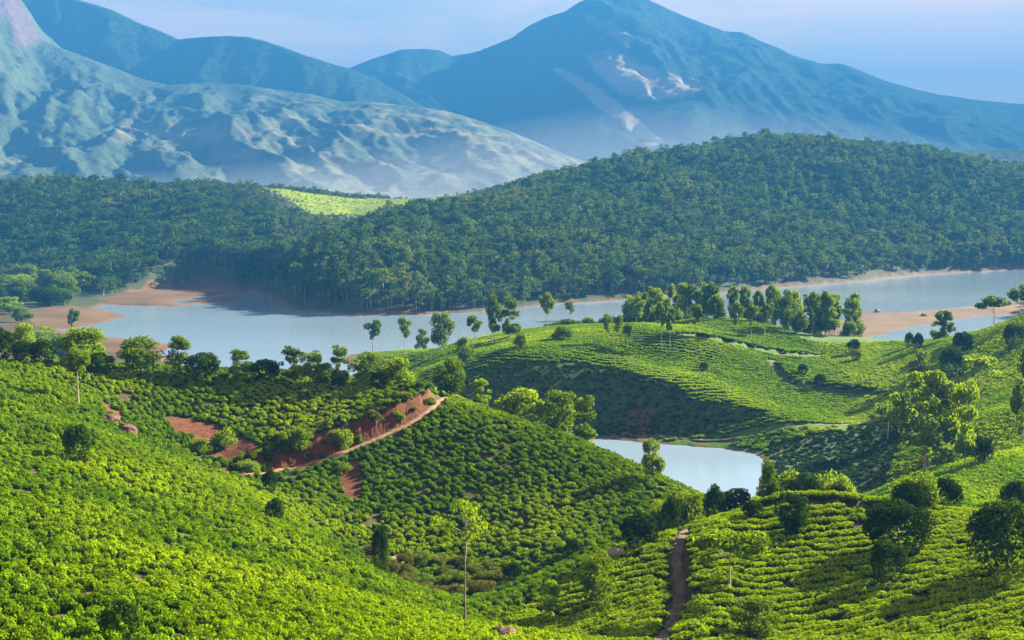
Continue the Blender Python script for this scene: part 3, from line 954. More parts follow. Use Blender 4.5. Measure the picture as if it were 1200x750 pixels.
def hash_str(s):
    h = 7
    for ch in s: h = (h * 131 + ord(ch)) & 0xFFFFFF
    return h

PLANTED = []       # (x, y, radius): tea keeps clear of the stems
def plant(name, label, cat, kind, mat, px, py, wpx, hpx, Y=None, group=None, var=None, bark='bark', fine=1.0):
    """a tree or shrub whose foot shows at (px, py); wpx, hpx are its size in the photograph"""
    if Y is None:
        q = hit(px, py, H)
    else:
        q = at(px, py, Y)[:2]
    x, y = q
    z = Hs(x, y)
    k = math.hypot(x, y) / FPX
    if Y is not None:     # foot may be out of sight: keep the top where it shows
        top = at(px, py - hpx, y)[2]
        hh = max(top - z, 0.6 * hpx * k)
    else:
        hh = hpx * k
    ww = wpx * k
    if hpx > 52 and Y is None or (Y or 999) < 200:
        fine = max(fine, 1.6)
    var = var if var is not None else len(PLANTED) % 3
    tr, cr = plant_meshes(kind, mat, var, bark, fine)
    e = bpy.data.objects.new(name, None)
    e.empty_display_size = 0.5
    COL.objects.link(e)
    e.location = (x, y, z - 0.05)
    e.scale = (ww / 9.2, ww / 9.2, hh / 9.6)
    e.rotation_euler = (0, 0, (len(PLANTED) * 2.4) % 6.28 if kind != 'broad' else 0.0)
    link('trunk', tr, e); link('crown', cr, e)
    tag(e, label, cat, group)
    PLANTED.append((x, y, min(ww * (0.2 if kind in ('round', 'shrub') else 0.08), 0.9)))
    return e
# ------------------------------------------------------------------ single trees and shrubs (foot pixel, width, height in pixels of the photograph)
T_ = plant
# row along the wooded crest above the earth bank, from the photograph's edge towards the path gap
T_('round_tree', 'dark round tree cut by the photo edge at the start of the crest row', 'tree', 'round', 'dark', 2, 426, 26, 42, 236)
T_('olive_tree', 'pale olive tree rising behind the dark pair at the start of the crest row', 'tree', 'airy', 'yellow', 27, 424, 30, 42, 250)
T_('round_shrub', 'low dark shrub, smaller of the dark pair near the start of the crest row', 'shrub', 'round', 'dark', 31, 431, 28, 31, 235)
T_('round_tree', 'dark upright round tree, taller of the dark pair near the start of the crest row', 'tree', 'round', 'dark', 52, 434, 25, 37, 235)
T_('yellow_tree', 'wide yellow green tree with a dark shrub at its foot on the crest', 'tree', 'airy', 'yellow', 100, 438, 50, 50, 240)
T_('round_shrub', 'dark round shrub at the foot of the wide yellow green tree', 'shrub', 'round', 'dark', 117, 439, 32, 25, 236)
T_('thin_tree', 'thin spindly tree with sparse leaves standing in the tea below the crest', 'tree', 'slender', 'yellow', 92, 475, 34, 60, bark='palebark')
T_('mottled_tree', 'broad mottled green tree with full crown on the crest, left of a slim pale one', 'tree', 'airy', 'mid', 167, 444, 54, 46, 242)
T_('slim_tree', 'slim pale green tree between the broad mottled one and a dark ball', 'tree', 'tall', 'mid', 210, 446, 34, 48, 243)
T_('round_tree', 'dark ball shaped tree right of the slim pale tree on the crest', 'tree', 'round', 'dark', 237, 449, 38, 36, 243)
T_('round_shrub', 'tiny dark shrub between a dark ball tree and a pale upright tree', 'shrub', 'round', 'dark', 263, 450, 14, 13, 243)
T_('upright_tree', 'medium green upright tree between two dark ball trees on the crest', 'tree', 'tall', 'mid', 281, 451, 36, 38, 243)
T_('round_tree', 'dark ball shaped tree just right of the medium green upright tree', 'tree', 'round', 'dark', 310, 453, 33, 32, 243)
T_('feathery_tree', 'tall feathery green tree leading a clump of three on the crest', 'tree', 'tall', 'mid', 342, 455, 36, 46, 244)
T_('olive_tree', 'olive tree with dark stem in the middle of the crest clump of three', 'tree', 'airy', 'mid', 363, 457, 34, 43, 242)
T_('low_tree', 'low bright tree ending the crest clump of three', 'tree', 'airy', 'yellow', 381, 456, 26, 30, 243)
T_('upright_tree', 'narrow upright green tree between the clump of three and a leafy pair', 'tree', 'tall', 'mid', 398, 458, 30, 50, 243)
T_('round_shrub', 'small dark shrub under the narrow upright tree on the crest', 'shrub', 'round', 'dark', 396, 459, 18, 16, 241)
T_('leafy_tree', 'green leafy tree beside the small dark ball near the end of the crest row', 'tree', 'airy', 'mid', 428, 460, 36, 46, 244)
T_('round_shrub', 'small dark ball shrub between two leafy trees near the path gap', 'shrub', 'round', 'dark', 445, 461, 22, 24, 240)
T_('yellow_tree', 'bushy yellow green tree ending the crest row at the path gap', 'tree', 'shrub', 'yellow', 465, 464, 40, 48, 243)
# behind the hill, right of the path gap
T_('leafy_tree', 'green leafy tree just behind the path gap, first of the row behind the tea hill', 'tree', 'airy', 'mid', 527, 480, 40, 58, 252)
T_('leafy_tree', 'slim light green tree, second of the row behind the tea hill', 'tree', 'tall', 'yellow', 563, 488, 30, 42, 250)
T_('bushy_tree', 'wide bushy yellow green tree in the middle of the row behind the tea hill', 'tree', 'shrub', 'yellow', 610, 500, 62, 48, 246)
T_('leafy_tree', 'dense green tree right of the wide bushy one behind the tea hill', 'tree', 'airy', 'mid', 654, 516, 44, 56, 243)
T_('leafy_tree', 'tall green tree ending the row behind the tea hill beside the pond', 'tree', 'tall', 'mid', 686, 530, 38, 62, 238)
T_('lone_tree', 'small lone bright tree on the ridge in front of the pond', 'tree', 'airy', 'yellow', 765, 562, 26, 46, 207, bark='palebark')
T_('bright_shrub', 'low bright green shrub where the tea hill meets the knoll', 'shrub', 'shrub', 'yellow', 805, 594, 46, 30, 182)
T_('bright_shrub', 'small bright shrub at the foot of the tea hill beside the knoll', 'shrub', 'shrub', 'yellow', 776, 606, 40, 26, 180)
T_('round_tree', 'small dark round tree beside the bright shrubs at the start of the knoll', 'tree', 'round', 'dark', 786, 608, 22, 25, 172)
T_('round_tree', 'dark ragged tree below the ridge left of the knoll track', 'tree', 'round', 'dark', 748, 642, 42, 42)
# plateau hill beyond the pond
for (px, py, w, h, k, m, lab) in [
    (437, 417, 26, 40, 'slender', 'mid', 'lone flat topped tree by the lake, first of the thin lakeside trees'),
    (475, 415, 20, 40, 'slender', 'mid', 'thin pale tree by the lake, second of the thin lakeside trees'),
    (496, 414, 20, 28, 'tall', 'mid', 'short bushy tree by the lake, third of the thin lakeside trees'),
    (517, 412, 28, 44, 'airy', 'mid', 'full crowned tree by the lake, tallest before the plateau slope'),
    (556, 404, 22, 32, 'slender', 'mid', 'short pole tree where the plateau slope starts rising'),
    (580, 400, 24, 54, 'tall', 'mid', 'tallest narrow tree on the rising plateau edge'),
    (598, 399, 30, 48, 'tall', 'mid', 'wide leafy tree beside the tallest narrow tree on the plateau edge'),
    (641, 388, 20, 42, 'slender', 'mid', 'slim tree in front of the reddish far bank'),
    (668, 380, 14, 26, 'slender', 'mid', 'smallest thin tree in front of the reddish far bank'),
    (712, 408, 14, 38, 'slender', 'mid', 'thin pole tree, left of the three at the plateau edge'),
    (724, 406, 14, 34, 'slender', 'mid', 'thin pole tree, middle of the three at the plateau edge'),
    (735, 410, 14, 30, 'slender', 'mid', 'thin pole tree, right of the three at the plateau edge'),
    (775, 407, 16, 50, 'slender', 'mid', 'tall pole tree at the bend of the plateau path'),
    (785, 409, 16, 44, 'slender', 'mid', 'pole tree just right of the path bend'),
    (815, 396, 18, 38, 'slender', 'mid', 'pole tree in the bright plateau tea above the path'),
    (838, 398, 22, 48, 'slender', 'mid', 'tallest pole tree in the bright plateau tea'),
    (862, 402, 18, 44, 'slender', 'mid', 'pole tree standing close to the plateau path'),
    (880, 397, 16, 38, 'slender', 'mid', 'pole tree right of the path side one on the plateau'),
    (896, 395, 20, 36, 'slender', 'mid', 'pole tree with wide top on the bright plateau'),
    (918, 389, 26, 40, 'airy', 'mid', 'leafy tree ending the pole trees on the plateau'),
    (545, 430, 22, 34, 'airy', 'mid', 'dim green tree low on the left side of the plateau slope'),
    (610, 408, 18, 22, 'shrub', 'mid', 'shrub below the wide leafy tree on the plateau edge'),
    (660, 398, 24, 18, 'shrub', 'mid', 'rounded shrub halfway along the plateau edge'),
    (824, 436, 10, 12, 'round', 'dark', 'tiny dark round bush alone in the lit plateau tea'),
    (940, 440, 12, 13, 'round', 'dark', 'tiny dark round bush right of the slope path bend'),
    (960, 452, 14, 13, 'round', 'dark', 'tiny dark round bush just above the slope path')]:
    T_('plateau_tree' if 'tree' in lab else 'plateau_shrub', lab, 'tree' if 'tree' in lab else 'shrub', k, m, px, py, w, h, bark='palebark')
rs = np.random.RandomState(5)
for i in range(84):     # dense grove at the lake end of the plateau
    u = rs.random()
    px = 738 + 265 * u
    Y = 545 + 60 * rs.random()
    hp = 40 + 9 * rs.random() + (6 if px > 890 else 0)
    x = (px - 600) / FPX * Y
    zz = Hs(x, Y)
    k = Y / FPX
    kind = ('airy', 'tall', 'tall', 'slender', 'shrub')[rs.randint(5)]
    T_('grove_tree', 'leafy tree in the dense grove at the lake end of the plateau', 'tree', kind, 'mid' if rs.random() < 0.6 else 'yellow', px, project(x, Y, zz)[1], 14 + 11 * rs.random(), hp * (0.45 if kind == 'shrub' else 0.9), Y,
       group='trees of the grove on the plateau', bark='palebark')
for i in range(10):
    px = 640 + 11 * i + rs.normal() * 4
    Y = 548 + 8 * rs.random()
    x = (px - 600) / FPX * Y
    T_('hedge_shrub', 'low dark shrub along the back edge of the plateau', 'shrub', 'shrub', 'mid', px, project(x, Y, Hs(x, Y))[1], 22, 14, Y, group='shrubs lining the back edge of the plateau')
# tea slope climbing to the right
for (px, py, w, h, k, m, lab, Y) in [
    (1100, 397, 20, 30, 'tall', 'mid', 'green tree, left of the pair in front of the small inlet', 490),
    (1109, 395, 18, 28, 'tall', 'mid', 'green tree, right of the pair in front of the small inlet', 490),
    (1165, 381, 34, 34, 'umbrella', 'mid', 'spreading tree on the slope crest above the inlet', 478),
    (1196, 368, 26, 32, 'umbrella', 'mid', 'spreading tree cut by the photo edge on the slope crest', 470),
    (1000, 412, 14, 14, 'round', 'dark', 'small dark bush at the tip of the sandbar inlet', 498),
    (1003, 424, 12, 14, 'round', 'mid', 'small green bush just below the dark one at the sandbar tip', None),
    (1065, 404, 10, 14, 'round', 'dark', 'small dark round tree on the slope crest, left of two', 493),
    (1075, 412, 12, 20, 'round', 'dark', 'small dark oval tree on the slope crest, right of two', None),
    (1128, 414, 22, 24, 'round', 'dark', 'dark round tree in the upper tea below the spreading tree', None),
    (1117, 444, 30, 34, 'round', 'dark', 'dark shaded tree above the big bright tree', None),
    (1147, 452, 44, 36, 'umbrella', 'yellow', 'open yellow green tree beside the dark shaded tree on the slope', None),
    (1075, 446, 24, 34, 'airy', 'yellow', 'small light tree directly above the top of the big bright tree', None),
    (1188, 408, 22, 26, 'round', 'dark', 'dark round tree high on the slope at the photo edge', None),
    (1040, 516, 40, 44, 'umbrella', 'yellow', 'open light tree left of the big bright tree on the shaded flank', None),
    (1015, 530, 22, 28, 'tall', 'mid', 'little thin tree low on the shaded flank by the road', None),
    (1130, 549, 40, 92, 'tall', 'yellow', 'narrow yellow green tree just right of the big bright tree', None),
    (1198, 520, 34, 100, 'tall', 'yellow', 'tall yellow green tree cut by the photo edge below the rows', None),
    (1150, 545, 26, 32, 'round', 'dark', 'dark bush right of the narrow yellow green tree', None)]:
    T_('slope_tree' if 'tree' in lab.split(',')[0][:40] else 'slope_bush', lab, 'bush' if ' bush ' in lab else 'tree', k, m, px, py, w, h, Y, bark='palebark')
T_('broad_tree', 'largest tree on the slope, tall bright yellow green with ragged leafy masses', 'tree', 'broad', 'yellow', 1085, 552, 92, 112, None, bark='palebark', fine=1.0)
# thicket behind the knoll
for (px, py, w, h, k, m, lab, Y) in [
    (838, 592, 26, 22, 'round', 'dark', 'dark rounded bush at the left end of the thicket behind the knoll', 178),
    (862, 592, 40, 20, 'round', 'dark', 'long low dark bush by the pond, second in the thicket behind the knoll', 182),
    (902, 588, 28, 44, 'airy', 'mid', 'loose green tree rising left of the thicket behind the knoll', 184),
    (926, 590, 40, 44, 'shrub', 'yellow', 'yellow green shrub left of the dark ball in the thicket', 186),
    (943, 586, 38, 32, 'round', 'dark', 'dark ball shrub in the middle of the thicket behind the knoll', 178),
    (964, 590, 46, 48, 'shrub', 'yellow', 'tallest yellow green shrub right of the dark ball in the thicket', 188),
    (988, 588, 34, 36, 'shrub', 'yellow', 'yellow green shrub closing the right end of the thicket', 184),
    (982, 588, 24, 20, 'round', 'dark', 'small dark bush in front of the right end of the thicket', 176),
    (1072, 604, 50, 56, 'shrub', 'yellow', 'ragged bush with yellow green top behind the biggest dark ball', 166),
    (1062, 604, 36, 36, 'round', 'dark', 'dark bush in front of the ragged yellow topped one', 163),
    (1088, 600, 22, 30, 'round', 'dark', 'dark green bush right of the ragged yellow topped one', 167),
    (1110, 600, 34, 38, 'round', 'dark', 'dark rounded tree standing apart behind the flat top of the knoll', 172),
    (1192, 612, 36, 46, 'round', 'dark', 'dark tree at the photo edge behind the knoll', 168)]:
    T_('thicket_tree' if 'tree' in lab else 'thicket_shrub', lab, 'tree' if 'tree' in lab else 'shrub', k, m, px, py, w, h, Y)
# on the knoll
T_('round_tree', 'biggest dark ball shaped tree on the sunlit knoll', 'tree', 'round', 'dark', 1052, 652, 72, 64)
T_('round_tree', 'smaller dark oval tree just below the biggest ball tree', 'tree', 'round', 'dark', 1040, 686, 40, 52)
T_('round_tree', 'large dark round tree cut by the photo edge on the knoll', 'tree', 'round', 'dark', 1180, 674, 80, 78)
T_('ragged_tree', 'dark ragged tree at the end of the terrace path on the knoll', 'tree', 'airy', 'dark', 928, 628, 40, 48)
T_('round_shrub', 'small dark shrub left of the ragged tree on the knoll', 'shrub', 'round', 'dark', 882, 609, 24, 22)
T_('umbrella_tree', 'open umbrella shaped tree with pale stem beside the knoll track', 'tree', 'umbrella', 'yellow', 855, 692, 86, 76, bark='palebark')
T_('bushy_tree', 'olive bushy tree at the bottom edge below the umbrella tree', 'tree', 'airy', 'mid', 886, 752, 52, 50)
T_('sparse_tree', 'light leafy tree in the shaded hollow left of the knoll track', 'tree', 'airy', 'yellow', 702, 712, 52, 62)
T_('sparse_tree', 'thin light sapling in the shaded hollow beside the bright ridge', 'tree', 'tall', 'yellow', 645, 728, 30, 46)
# near hillside
T_('bare_stem_tree', 'sparse tree on a straight bare stem standing on the near ridge', 'tree', 'sparse', 'yellow', 545, 718, 88, 140, 128, bark='bark', fine=1.0)
T_('dark_shrub', 'dark upright shrub alone in the bright near slope', 'shrub', 'round', 'dark', 90, 543, 30, 44)
T_('dark_shrub', 'dark narrow shrub at the lower end of the dirt path', 'shrub', 'round', 'dark', 316, 580, 17, 30)
T_('dark_shrub', 'dark narrow shrub on the near ridge below the path end', 'shrub', 'round', 'dark', 322, 613, 20, 30)
T_('dark_shrub', 'dark upright shrub behind the near ridge beside the brown scrub', 'shrub', 'round', 'dark', 446, 664, 20, 48, 156)
T_('dark_shrub', 'dark shrub at the foot of the tea hill right of the scrub', 'shrub', 'round', 'dark', 600, 692, 24, 32, 166)
T_('dark_shrub', 'small dark shrub on the lower tea hill near the shaded hollow', 'shrub', 'round', 'dark', 670, 652, 18, 22)
T_('dark_shrub', 'dark bushy shrub at the bottom of the near slope', 'shrub', 'round', 'dark', 140, 752, 46, 46)
for (px, py, w, h, lab) in [
    (352, 528, 22, 30, 'bright weedy shrub on the red bank above the path start'), (402, 526, 24, 30, 'bright weedy shrub clinging to the middle of the red bank'),
    (262, 525, 28, 26, 'green shrub in the middle of the broad red earth patch'), (235, 530, 24, 18, 'low green shrub at the lower edge of the red earth patch'),
    (290, 556, 26, 22, 'yellowish weed shrub where the path leaves the near ridge'), (402, 552, 22, 12, 'low weedy shrub on the outer edge of the dirt path'),
    (330, 520, 16, 16, 'small shrub on the red bank left of the path')]:
    T_('weedy_shrub', lab, 'shrub', 'shrub', 'yellow', px, py, w, h)
bank = TRACKS['hill_path']
for i in range(60):     # weeds on the red bank
    q = bank['P'][int(len(bank['P']) * (0.10 + 0.75 * rs.random()))]
    off = 0.9 + 4.6 * rs.random() ** 1.3
    x, y = q[0] - 0.35 * off, q[1] + 0.93 * off
    zz = Hs(x, y)
    u_, v_ = project(x, y, zz)
    T_('bank_weed', 'small weed tuft growing on the red earth bank', 'weed', 'shrub', ('mid', 'yellow', 'scrub')[i % 3], u_, v_, 7 + 9 * rs.random(), 5 + 8 * rs.random(), y, group='weeds on the red bank')
for i in range(46):     # brown scrub in the gully
    px = 436 + 150 * rs.random(); Y = 158 + 20 * rs.random()
    x = (px - 600) / FPX * Y
    T_('scrub_bush', 'dry brownish scrub bush in the gully below the tea hill', 'bush', 'shrub', 'scrub' if rs.random() < 0.7 else 'mid', px, project(x, Y, Hs(x, Y))[1], 18 + 12 * rs.random(), 11 + 9 * rs.random(), Y, group='scrub bushes in the gully')
# far left bank of the lake
for i in range(22):
    px = 2 + 104 * rs.random(); Y = 890 + 110 * rs.random()
    x = (px - 600) / FPX * Y
    T_('bank_tree', 'bright green leafy tree on the far bank behind the first sand spit', 'tree', ('airy', 'shrub', 'tall')[i % 3], 'yellow' if i % 3 else 'mid', px, project(x, Y, Hs(x, Y))[1], 20 + 14 * rs.random(), 18 + 10 * rs.random(), Y, group='bright trees on the left lake bank')
for i in range(34):
    px = 0 + 112 * rs.random(); Y = 500 + 110 * rs.random()
    x = (px - 600) / FPX * Y
    T_('bank_shrub', 'leafy green shrub between the crest row and the nearest sand spit', 'shrub', ('shrub', 'airy')[i % 2], 'yellow' if i % 2 else 'mid', px, project(x, Y, Hs(x, Y))[1], 20 + 14 * rs.random(), 16 + 10 * rs.random(), Y, group='shrubs on the near left bank')
for i in range(30):
    px = -5 + 118 * rs.random(); Y = 690 + 190 * rs.random()
    x = (px - 600) / FPX * Y
    if Hs(x, Y) < 0.3 or min(poly_sdf(S, np.array([x]), np.array([Y]))[0] for S in SAND) < 4: continue
    T_('bank_shrub', 'leafy green shrub on the left bank between the sand spits', 'shrub', ('shrub', 'airy', 'round')[i % 3], ('mid', 'yellow', 'dark')[i % 3], px, project(x, Y, Hs(x, Y))[1], 15 + 12 * rs.random(), 12 + 10 * rs.random(), Y, group='shrubs between the sand spits')
T_('thin_tree', 'thin dark tree standing against the water beside the sand spits', 'tree', 'slender', 'mid', 86, 392, 16, 28, 640)

# ------------------------------------------------------------------ rocks
def rock_mesh(seed, name, mat):
    rs = np.random.RandomState(seed)
    import bmesh
    bm = bmesh.new()
    bmesh.ops.create_icosphere(bm, subdivisions=3, radius=1.0)
    for v in bm.verts:
        p = np.array(v.co)
        k = 1 + 0.22 * float(vnoise(p[0] * 1.6 + seed, p[1] * 1.6 + p[2] * 1.3, seed)) + 0.12 * float(vnoise(p[0] * 4 + seed, p[1] * 4 + p[2] * 3, seed + 1))
        q = p * k
        q[2] = max(q[2], -0.35)
        v.co = q
    me = bpy.data.meshes.new(name); bm.to_mesh(me); bm.free()
    me.materials.append(mat)
    return me
for i, (px, py, w, h, mat, lab, Y) in enumerate([
    (146, 508, 26, 12, 'redrock', 'long reddish rock lying in the tea below the crest', None), (128, 494, 22, 10, 'redrock', 'smaller reddish rock uphill of the long one', None),
    (453, 716, 14, 11, 'redrock', 'small reddish rock in the bright tea of the near slope', None), (592, 752, 44, 20, 'redrock', 'big brown rock at the bottom edge of the near slope', None),
    (723, 652, 22, 12, 'rock', 'grey rock beside the dark ragged tree in the hollow', None),
    (1028, 366, 7, 5, 'rock', 'dark speck on the sandbar close to the open water', None), (1083, 370, 9, 4, 'rock', 'low dark speck on the sandbar beside the inlet', None)]):  # the two sandbar specks are of unclear kind, shaped as boulders
    q = hit(px, py, H)
    k = math.hypot(*q) / FPX
    o = link('rock', rock_mesh(i + 3, 'rock', M[mat]), None, (q[0], q[1], Hs(*q) + 0.1))
    o.scale = (w * k * 0.55, w * k * 0.45, h * k * 0.8)
    o.rotation_euler = (0, 0, i * 0.7)
    tag(o, lab, 'rock')
    PLANTED.append((q[0], q[1], w * k * 0.5))

# ------------------------------------------------------------------ what the camera can see of the ground (keeps the scatter small)
nr, nc = len(r), len(th)
elev = ((gz - CAM_H) / np.hypot(gx, gy)).reshape(nr, nc)
cmax = np.maximum.accumulate(elev, 0)
def visible(x, y, z, lift, back=3):
    rr = np.hypot(x, y); aa = np.degrees(np.arctan2(x, y))
    i = np.clip(np.searchsorted(r, rr) - back, 0, nr - 1)
    j = np.clip(np.searchsorted(th, aa), 0, nc - 1)
    return (z + lift - CAM_H) / rr >= cmax[i, j] - 1e-4
def in_frame(x, y, z, mx=110, my=110):
    u, v = project(x, y, z)
    return (u > -mx) & (u < 1200 + mx) & (v < 750 + my)

# ------------------------------------------------------------------ tea bushes
M['tea_old_shade'] = leaf_mat('mature_tea_leaves_shade', (0.022, 0.055, 0.004), (0.050, 0.095, 0.006), 0.2, rnd=0.3)  # mature leaf colour, kept dark also to paint shade into the gaps
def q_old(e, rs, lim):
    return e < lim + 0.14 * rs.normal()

def bush_mesh(seed, n, size, name, mat, flat=0.0, old_to=0.42):
    rs = np.random.RandomState(seed)
    # solid twiggy core
    rings, seg = 4, 10
    v = []
    ph = rs.random() * 6
    def shape(a, e):
        k = 1 + 0.10 * math.sin(2 * a + ph) + 0.07 * math.sin(5 * a + 2 * ph)
        ce, se = math.cos(e), math.sin(e)
        return np.array([0.78 * k * math.cos(a) * ce ** 0.8, 0.78 * k * math.sin(a) * ce ** 0.8, 0.05 + 0.85 * se ** (0.8 - 0.25 * flat)])
    for i in range(rings + 1):
        e = i / rings * math.pi / 2 * 0.98
        for k in range(seg):
            v.append(shape(2 * math.pi * k / seg, e) * (0.9, 0.9, 0.92))
    f = [(i * seg + k, i * seg + (k + 1) % seg, (i + 1) * seg + (k + 1) % seg, (i + 1) * seg + k) for i in range(rings) for k in range(seg)]
    p, d, old = [], [], []
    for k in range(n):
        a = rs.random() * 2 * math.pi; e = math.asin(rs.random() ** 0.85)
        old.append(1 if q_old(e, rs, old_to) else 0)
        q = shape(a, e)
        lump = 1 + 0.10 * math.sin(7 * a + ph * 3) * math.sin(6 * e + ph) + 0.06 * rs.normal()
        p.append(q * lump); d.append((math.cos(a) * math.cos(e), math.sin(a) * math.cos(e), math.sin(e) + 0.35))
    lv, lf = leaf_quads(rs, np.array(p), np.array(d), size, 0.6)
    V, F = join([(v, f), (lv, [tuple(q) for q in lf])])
    # fresh flush on top of the plucking table, mature leaves below it, dark also for the shade between bushes
    return mesh_np(name, V, F, mats=[mat, M['tea_old_shade']], mat_idx=[1] * len(f) + old)

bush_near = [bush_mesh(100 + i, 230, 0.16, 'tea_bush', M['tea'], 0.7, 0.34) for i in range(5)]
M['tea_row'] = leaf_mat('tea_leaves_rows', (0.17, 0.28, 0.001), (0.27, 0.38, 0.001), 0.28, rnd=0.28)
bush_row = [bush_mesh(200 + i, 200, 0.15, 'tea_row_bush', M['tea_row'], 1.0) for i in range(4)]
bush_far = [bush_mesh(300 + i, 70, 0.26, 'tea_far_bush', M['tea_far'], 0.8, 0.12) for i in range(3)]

def field_points(x0, x1, y0, y1, ang, along, across, jit, seed, wave=0.0):
    """planting rows at an angle, slightly wavy"""
    rs = np.random.RandomState(seed)
    cx, cy = (x0 + x1) / 2, (y0 + y1) / 2
    Lh = math.hypot(x1 - x0, y1 - y0) / 2
    a = np.arange(-Lh, Lh, along); b = np.arange(-Lh, Lh, across)
    A, B = np.meshgrid(a, b)
    A = A + (np.arange(len(b)) % 2)[:, None] * along * 0.5
    B = B + wave * fbm(A / 40, B / 40, 2, seed)
    A = A + jit * along * (rs.random(A.shape) - 0.5); B = B + jit * across * (rs.random(B.shape) - 0.5)
    c, s = math.cos(ang), math.sin(ang)
    x = (cx + A * c - B * s).ravel(); y = (cy + A * s + B * c).ravel()
    m = (x > x0) & (x < x1) & (y > y0) & (y < y1)
    return x[m], y[m]

KNOLL = np.array([(8, 55), (16, 108), (0, 137), (8, 152), (25, 165), (50, 180), (100, 192), (260, 192), (260, 55)], float)

def tea_ok(x, y, near):
    mkk = masks(x, y)
    ok = (mkk['w'] > np.where(y < 430, 2.2, 9)) & (mkk['red'] < 0.5) & (mkk['sand'] < 0.4) & (mkk['field'] < 0.5) & (mkk['steep_or_shade'] < 0.45)
    for T in TRACKS.values():
        d, s, al = line_sd(T['P'], x, y)
        ok &= d > T['w'] / 2 + 0.75
    for (qx, qy, qr) in PLANTED:
        ok &= (x - qx) ** 2 + (y - qy) ** 2 > qr * qr
    ok &= fbm(x / 4, y / 4, 2, 55) < (0.36 if near else 0.75)
    return ok

SETS = []      # (x, y, z, rotation, scale xyz, mesh list index)
def add_field(x, y, ang, mesh_set, smin, smax, near, lift=2.5, zs=1.0, keep=1.0, seed=1, stretch=1.0):
    rs = np.random.RandomState(seed)
    z = H(x, y)
    m = in_frame(x, y, z) & visible(x, y, z, lift)
    x, y, z = x[m], y[m], z[m]
    m = tea_ok(x, y, near) & (rs.random(len(x)) < keep)
    x, y, z = x[m], y[m], z[m]
    n = len(x)
    s = smin + (smax - smin) * rs.random(n)
    # steep ground makes the bushes lean out a little
    rot = np.stack([rs.normal(size=n) * 0.06, rs.normal(size=n) * 0.06, ang + (rs.normal(size=n) * 0.25 if stretch > 1.01 else rs.random(n) * 6.28)], 1)
    scl = np.stack([s * stretch, s, s * zs * (0.85 + 0.3 * rs.random(n))], 1)
    SETS.append((np.stack([x, y, z - 0.08], 1), rot, scl, mesh_set, rs.randint(0, 100, n)))

# near slope and tea hill: single rounded bushes
x, y = field_points(-150, 75, 58, 262, R(-52), 0.92, 1.26, 0.6, 7, 3.0)
m = poly_sdf(KNOLL, x, y) > 0
add_field(x[m], y[m], 0, 0, 0.46, 0.86, True, zs=1.25, keep=0.95, seed=2)
# knoll: clipped hedge rows
x, y = field_points(-5, 190, 80, 195, R(11), 0.85, 1.85, 0.22, 8, 5.0)
m = poly_sdf(KNOLL, x, y) < 0
add_field(x[m], y[m], R(11), 1, 0.74, 0.92, True, zs=1.05, seed=3, stretch=1.4)
# slope behind the knoll, and the plateau hill
x, y = field_points(60, 330, 195, 520, R(48), 1.3, 2.15, 0.3, 9, 6.0)
m = (poly_sdf(KNOLL, x, y) > 0) & (x > 60 + 0.0 * y) & ((y < 380) | (x > 128)) & (x > 0.19 * y)
add_field(x[m], y[m], R(48), 2, 1.15, 1.4, False, zs=0.85, seed=4, stretch=1.1)
x, y = field_points(-70, 260, 380, 620, R(8), 1.25, 1.95, 0.5, 10, 8.0)
m = ~((x > 0.19 * y) & (x > 128)) & (y > 384)
add_field(x[m], y[m], R(8), 2, 1.1, 1.4, False, zs=0.55, seed=5, stretch=1.1)

def instancer(name, meshes, P, rot, scl, idx):
    """one object whose points carry a plant each (uncountable mass)"""
    me = bpy.data.meshes.new(name)
    me.vertices.add(len(P)); me.vertices.foreach_set('co', np.asarray(P, np.float32).ravel())
    for nm, arr in (('rot', rot), ('scl', scl)):
        a = me.attributes.new(nm, 'FLOAT_VECTOR', 'POINT'); a.data.foreach_set('vector', np.asarray(arr, np.float32).ravel())
    a = me.attributes.new('idx', 'INT', 'POINT'); a.data.foreach_set('value', np.asarray(idx, np.int32))
    o = link(name, me)
    ng = bpy.data.node_groups.new(name + '_scatter', 'GeometryNodeTree')
    ng.interface.new_socket('Geometry', in_out='INPUT', socket_type='NodeSocketGeometry')
    ng.interface.new_socket('Geometry', in_out='OUTPUT', socket_type='NodeSocketGeometry')
    gi = ng.nodes.new('NodeGroupInput'); go = ng.nodes.new('NodeGroupOutput')
    jn = ng.nodes.new('GeometryNodeJoinGeometry')
    protos = []
    for k, mm in enumerate(meshes):
        ob = bpy.data.objects.new(mm.name + '_form', mm)       # never linked to the scene
        oi = ng.nodes.new('GeometryNodeObjectInfo'); oi.inputs['Object'].default_value = ob
        oi.inputs['As Instance'].default_value = True
        protos.append(oi)
    for oi in reversed(protos):
        ng.links.new(oi.outputs['Geometry'], jn.inputs[0])
    ip = ng.nodes.new('GeometryNodeInstanceOnPoints')
    ip.inputs['Pick Instance'].default_value = True
    mp = ng.nodes.new('GeometryNodeMeshToPoints')
    ng.links.new(gi.outputs[0], mp.inputs['Mesh'])
    ng.links.new(mp.outputs[0], ip.inputs['Points'])
    ng.links.new(jn.outputs[0], ip.inputs['Instance'])
    for nm, typ, sock in (('idx', 'INT', 'Instance Index'), ('rot', 'FLOAT_VECTOR', 'Rotation'), ('scl', 'FLOAT_VECTOR', 'Scale')):
        na = ng.nodes.new('GeometryNodeInputNamedAttribute'); na.data_type = typ
        na.inputs['Name'].default_value = nm
        out = [q for q in na.outputs if q.enabled and q.name == 'Attribute'][0]
        if nm == 'rot':
            er = ng.nodes.new('FunctionNodeEulerToRotation')
            ng.links.new(out, er.inputs[0]); out = er.outputs[0]
        ng.links.new(out, ip.inputs[sock])
    ng.links.new(ip.outputs[0], go.inputs[0])
    md = o.modifiers.new('scatter', 'NODES'); md.node_group = ng
    return o

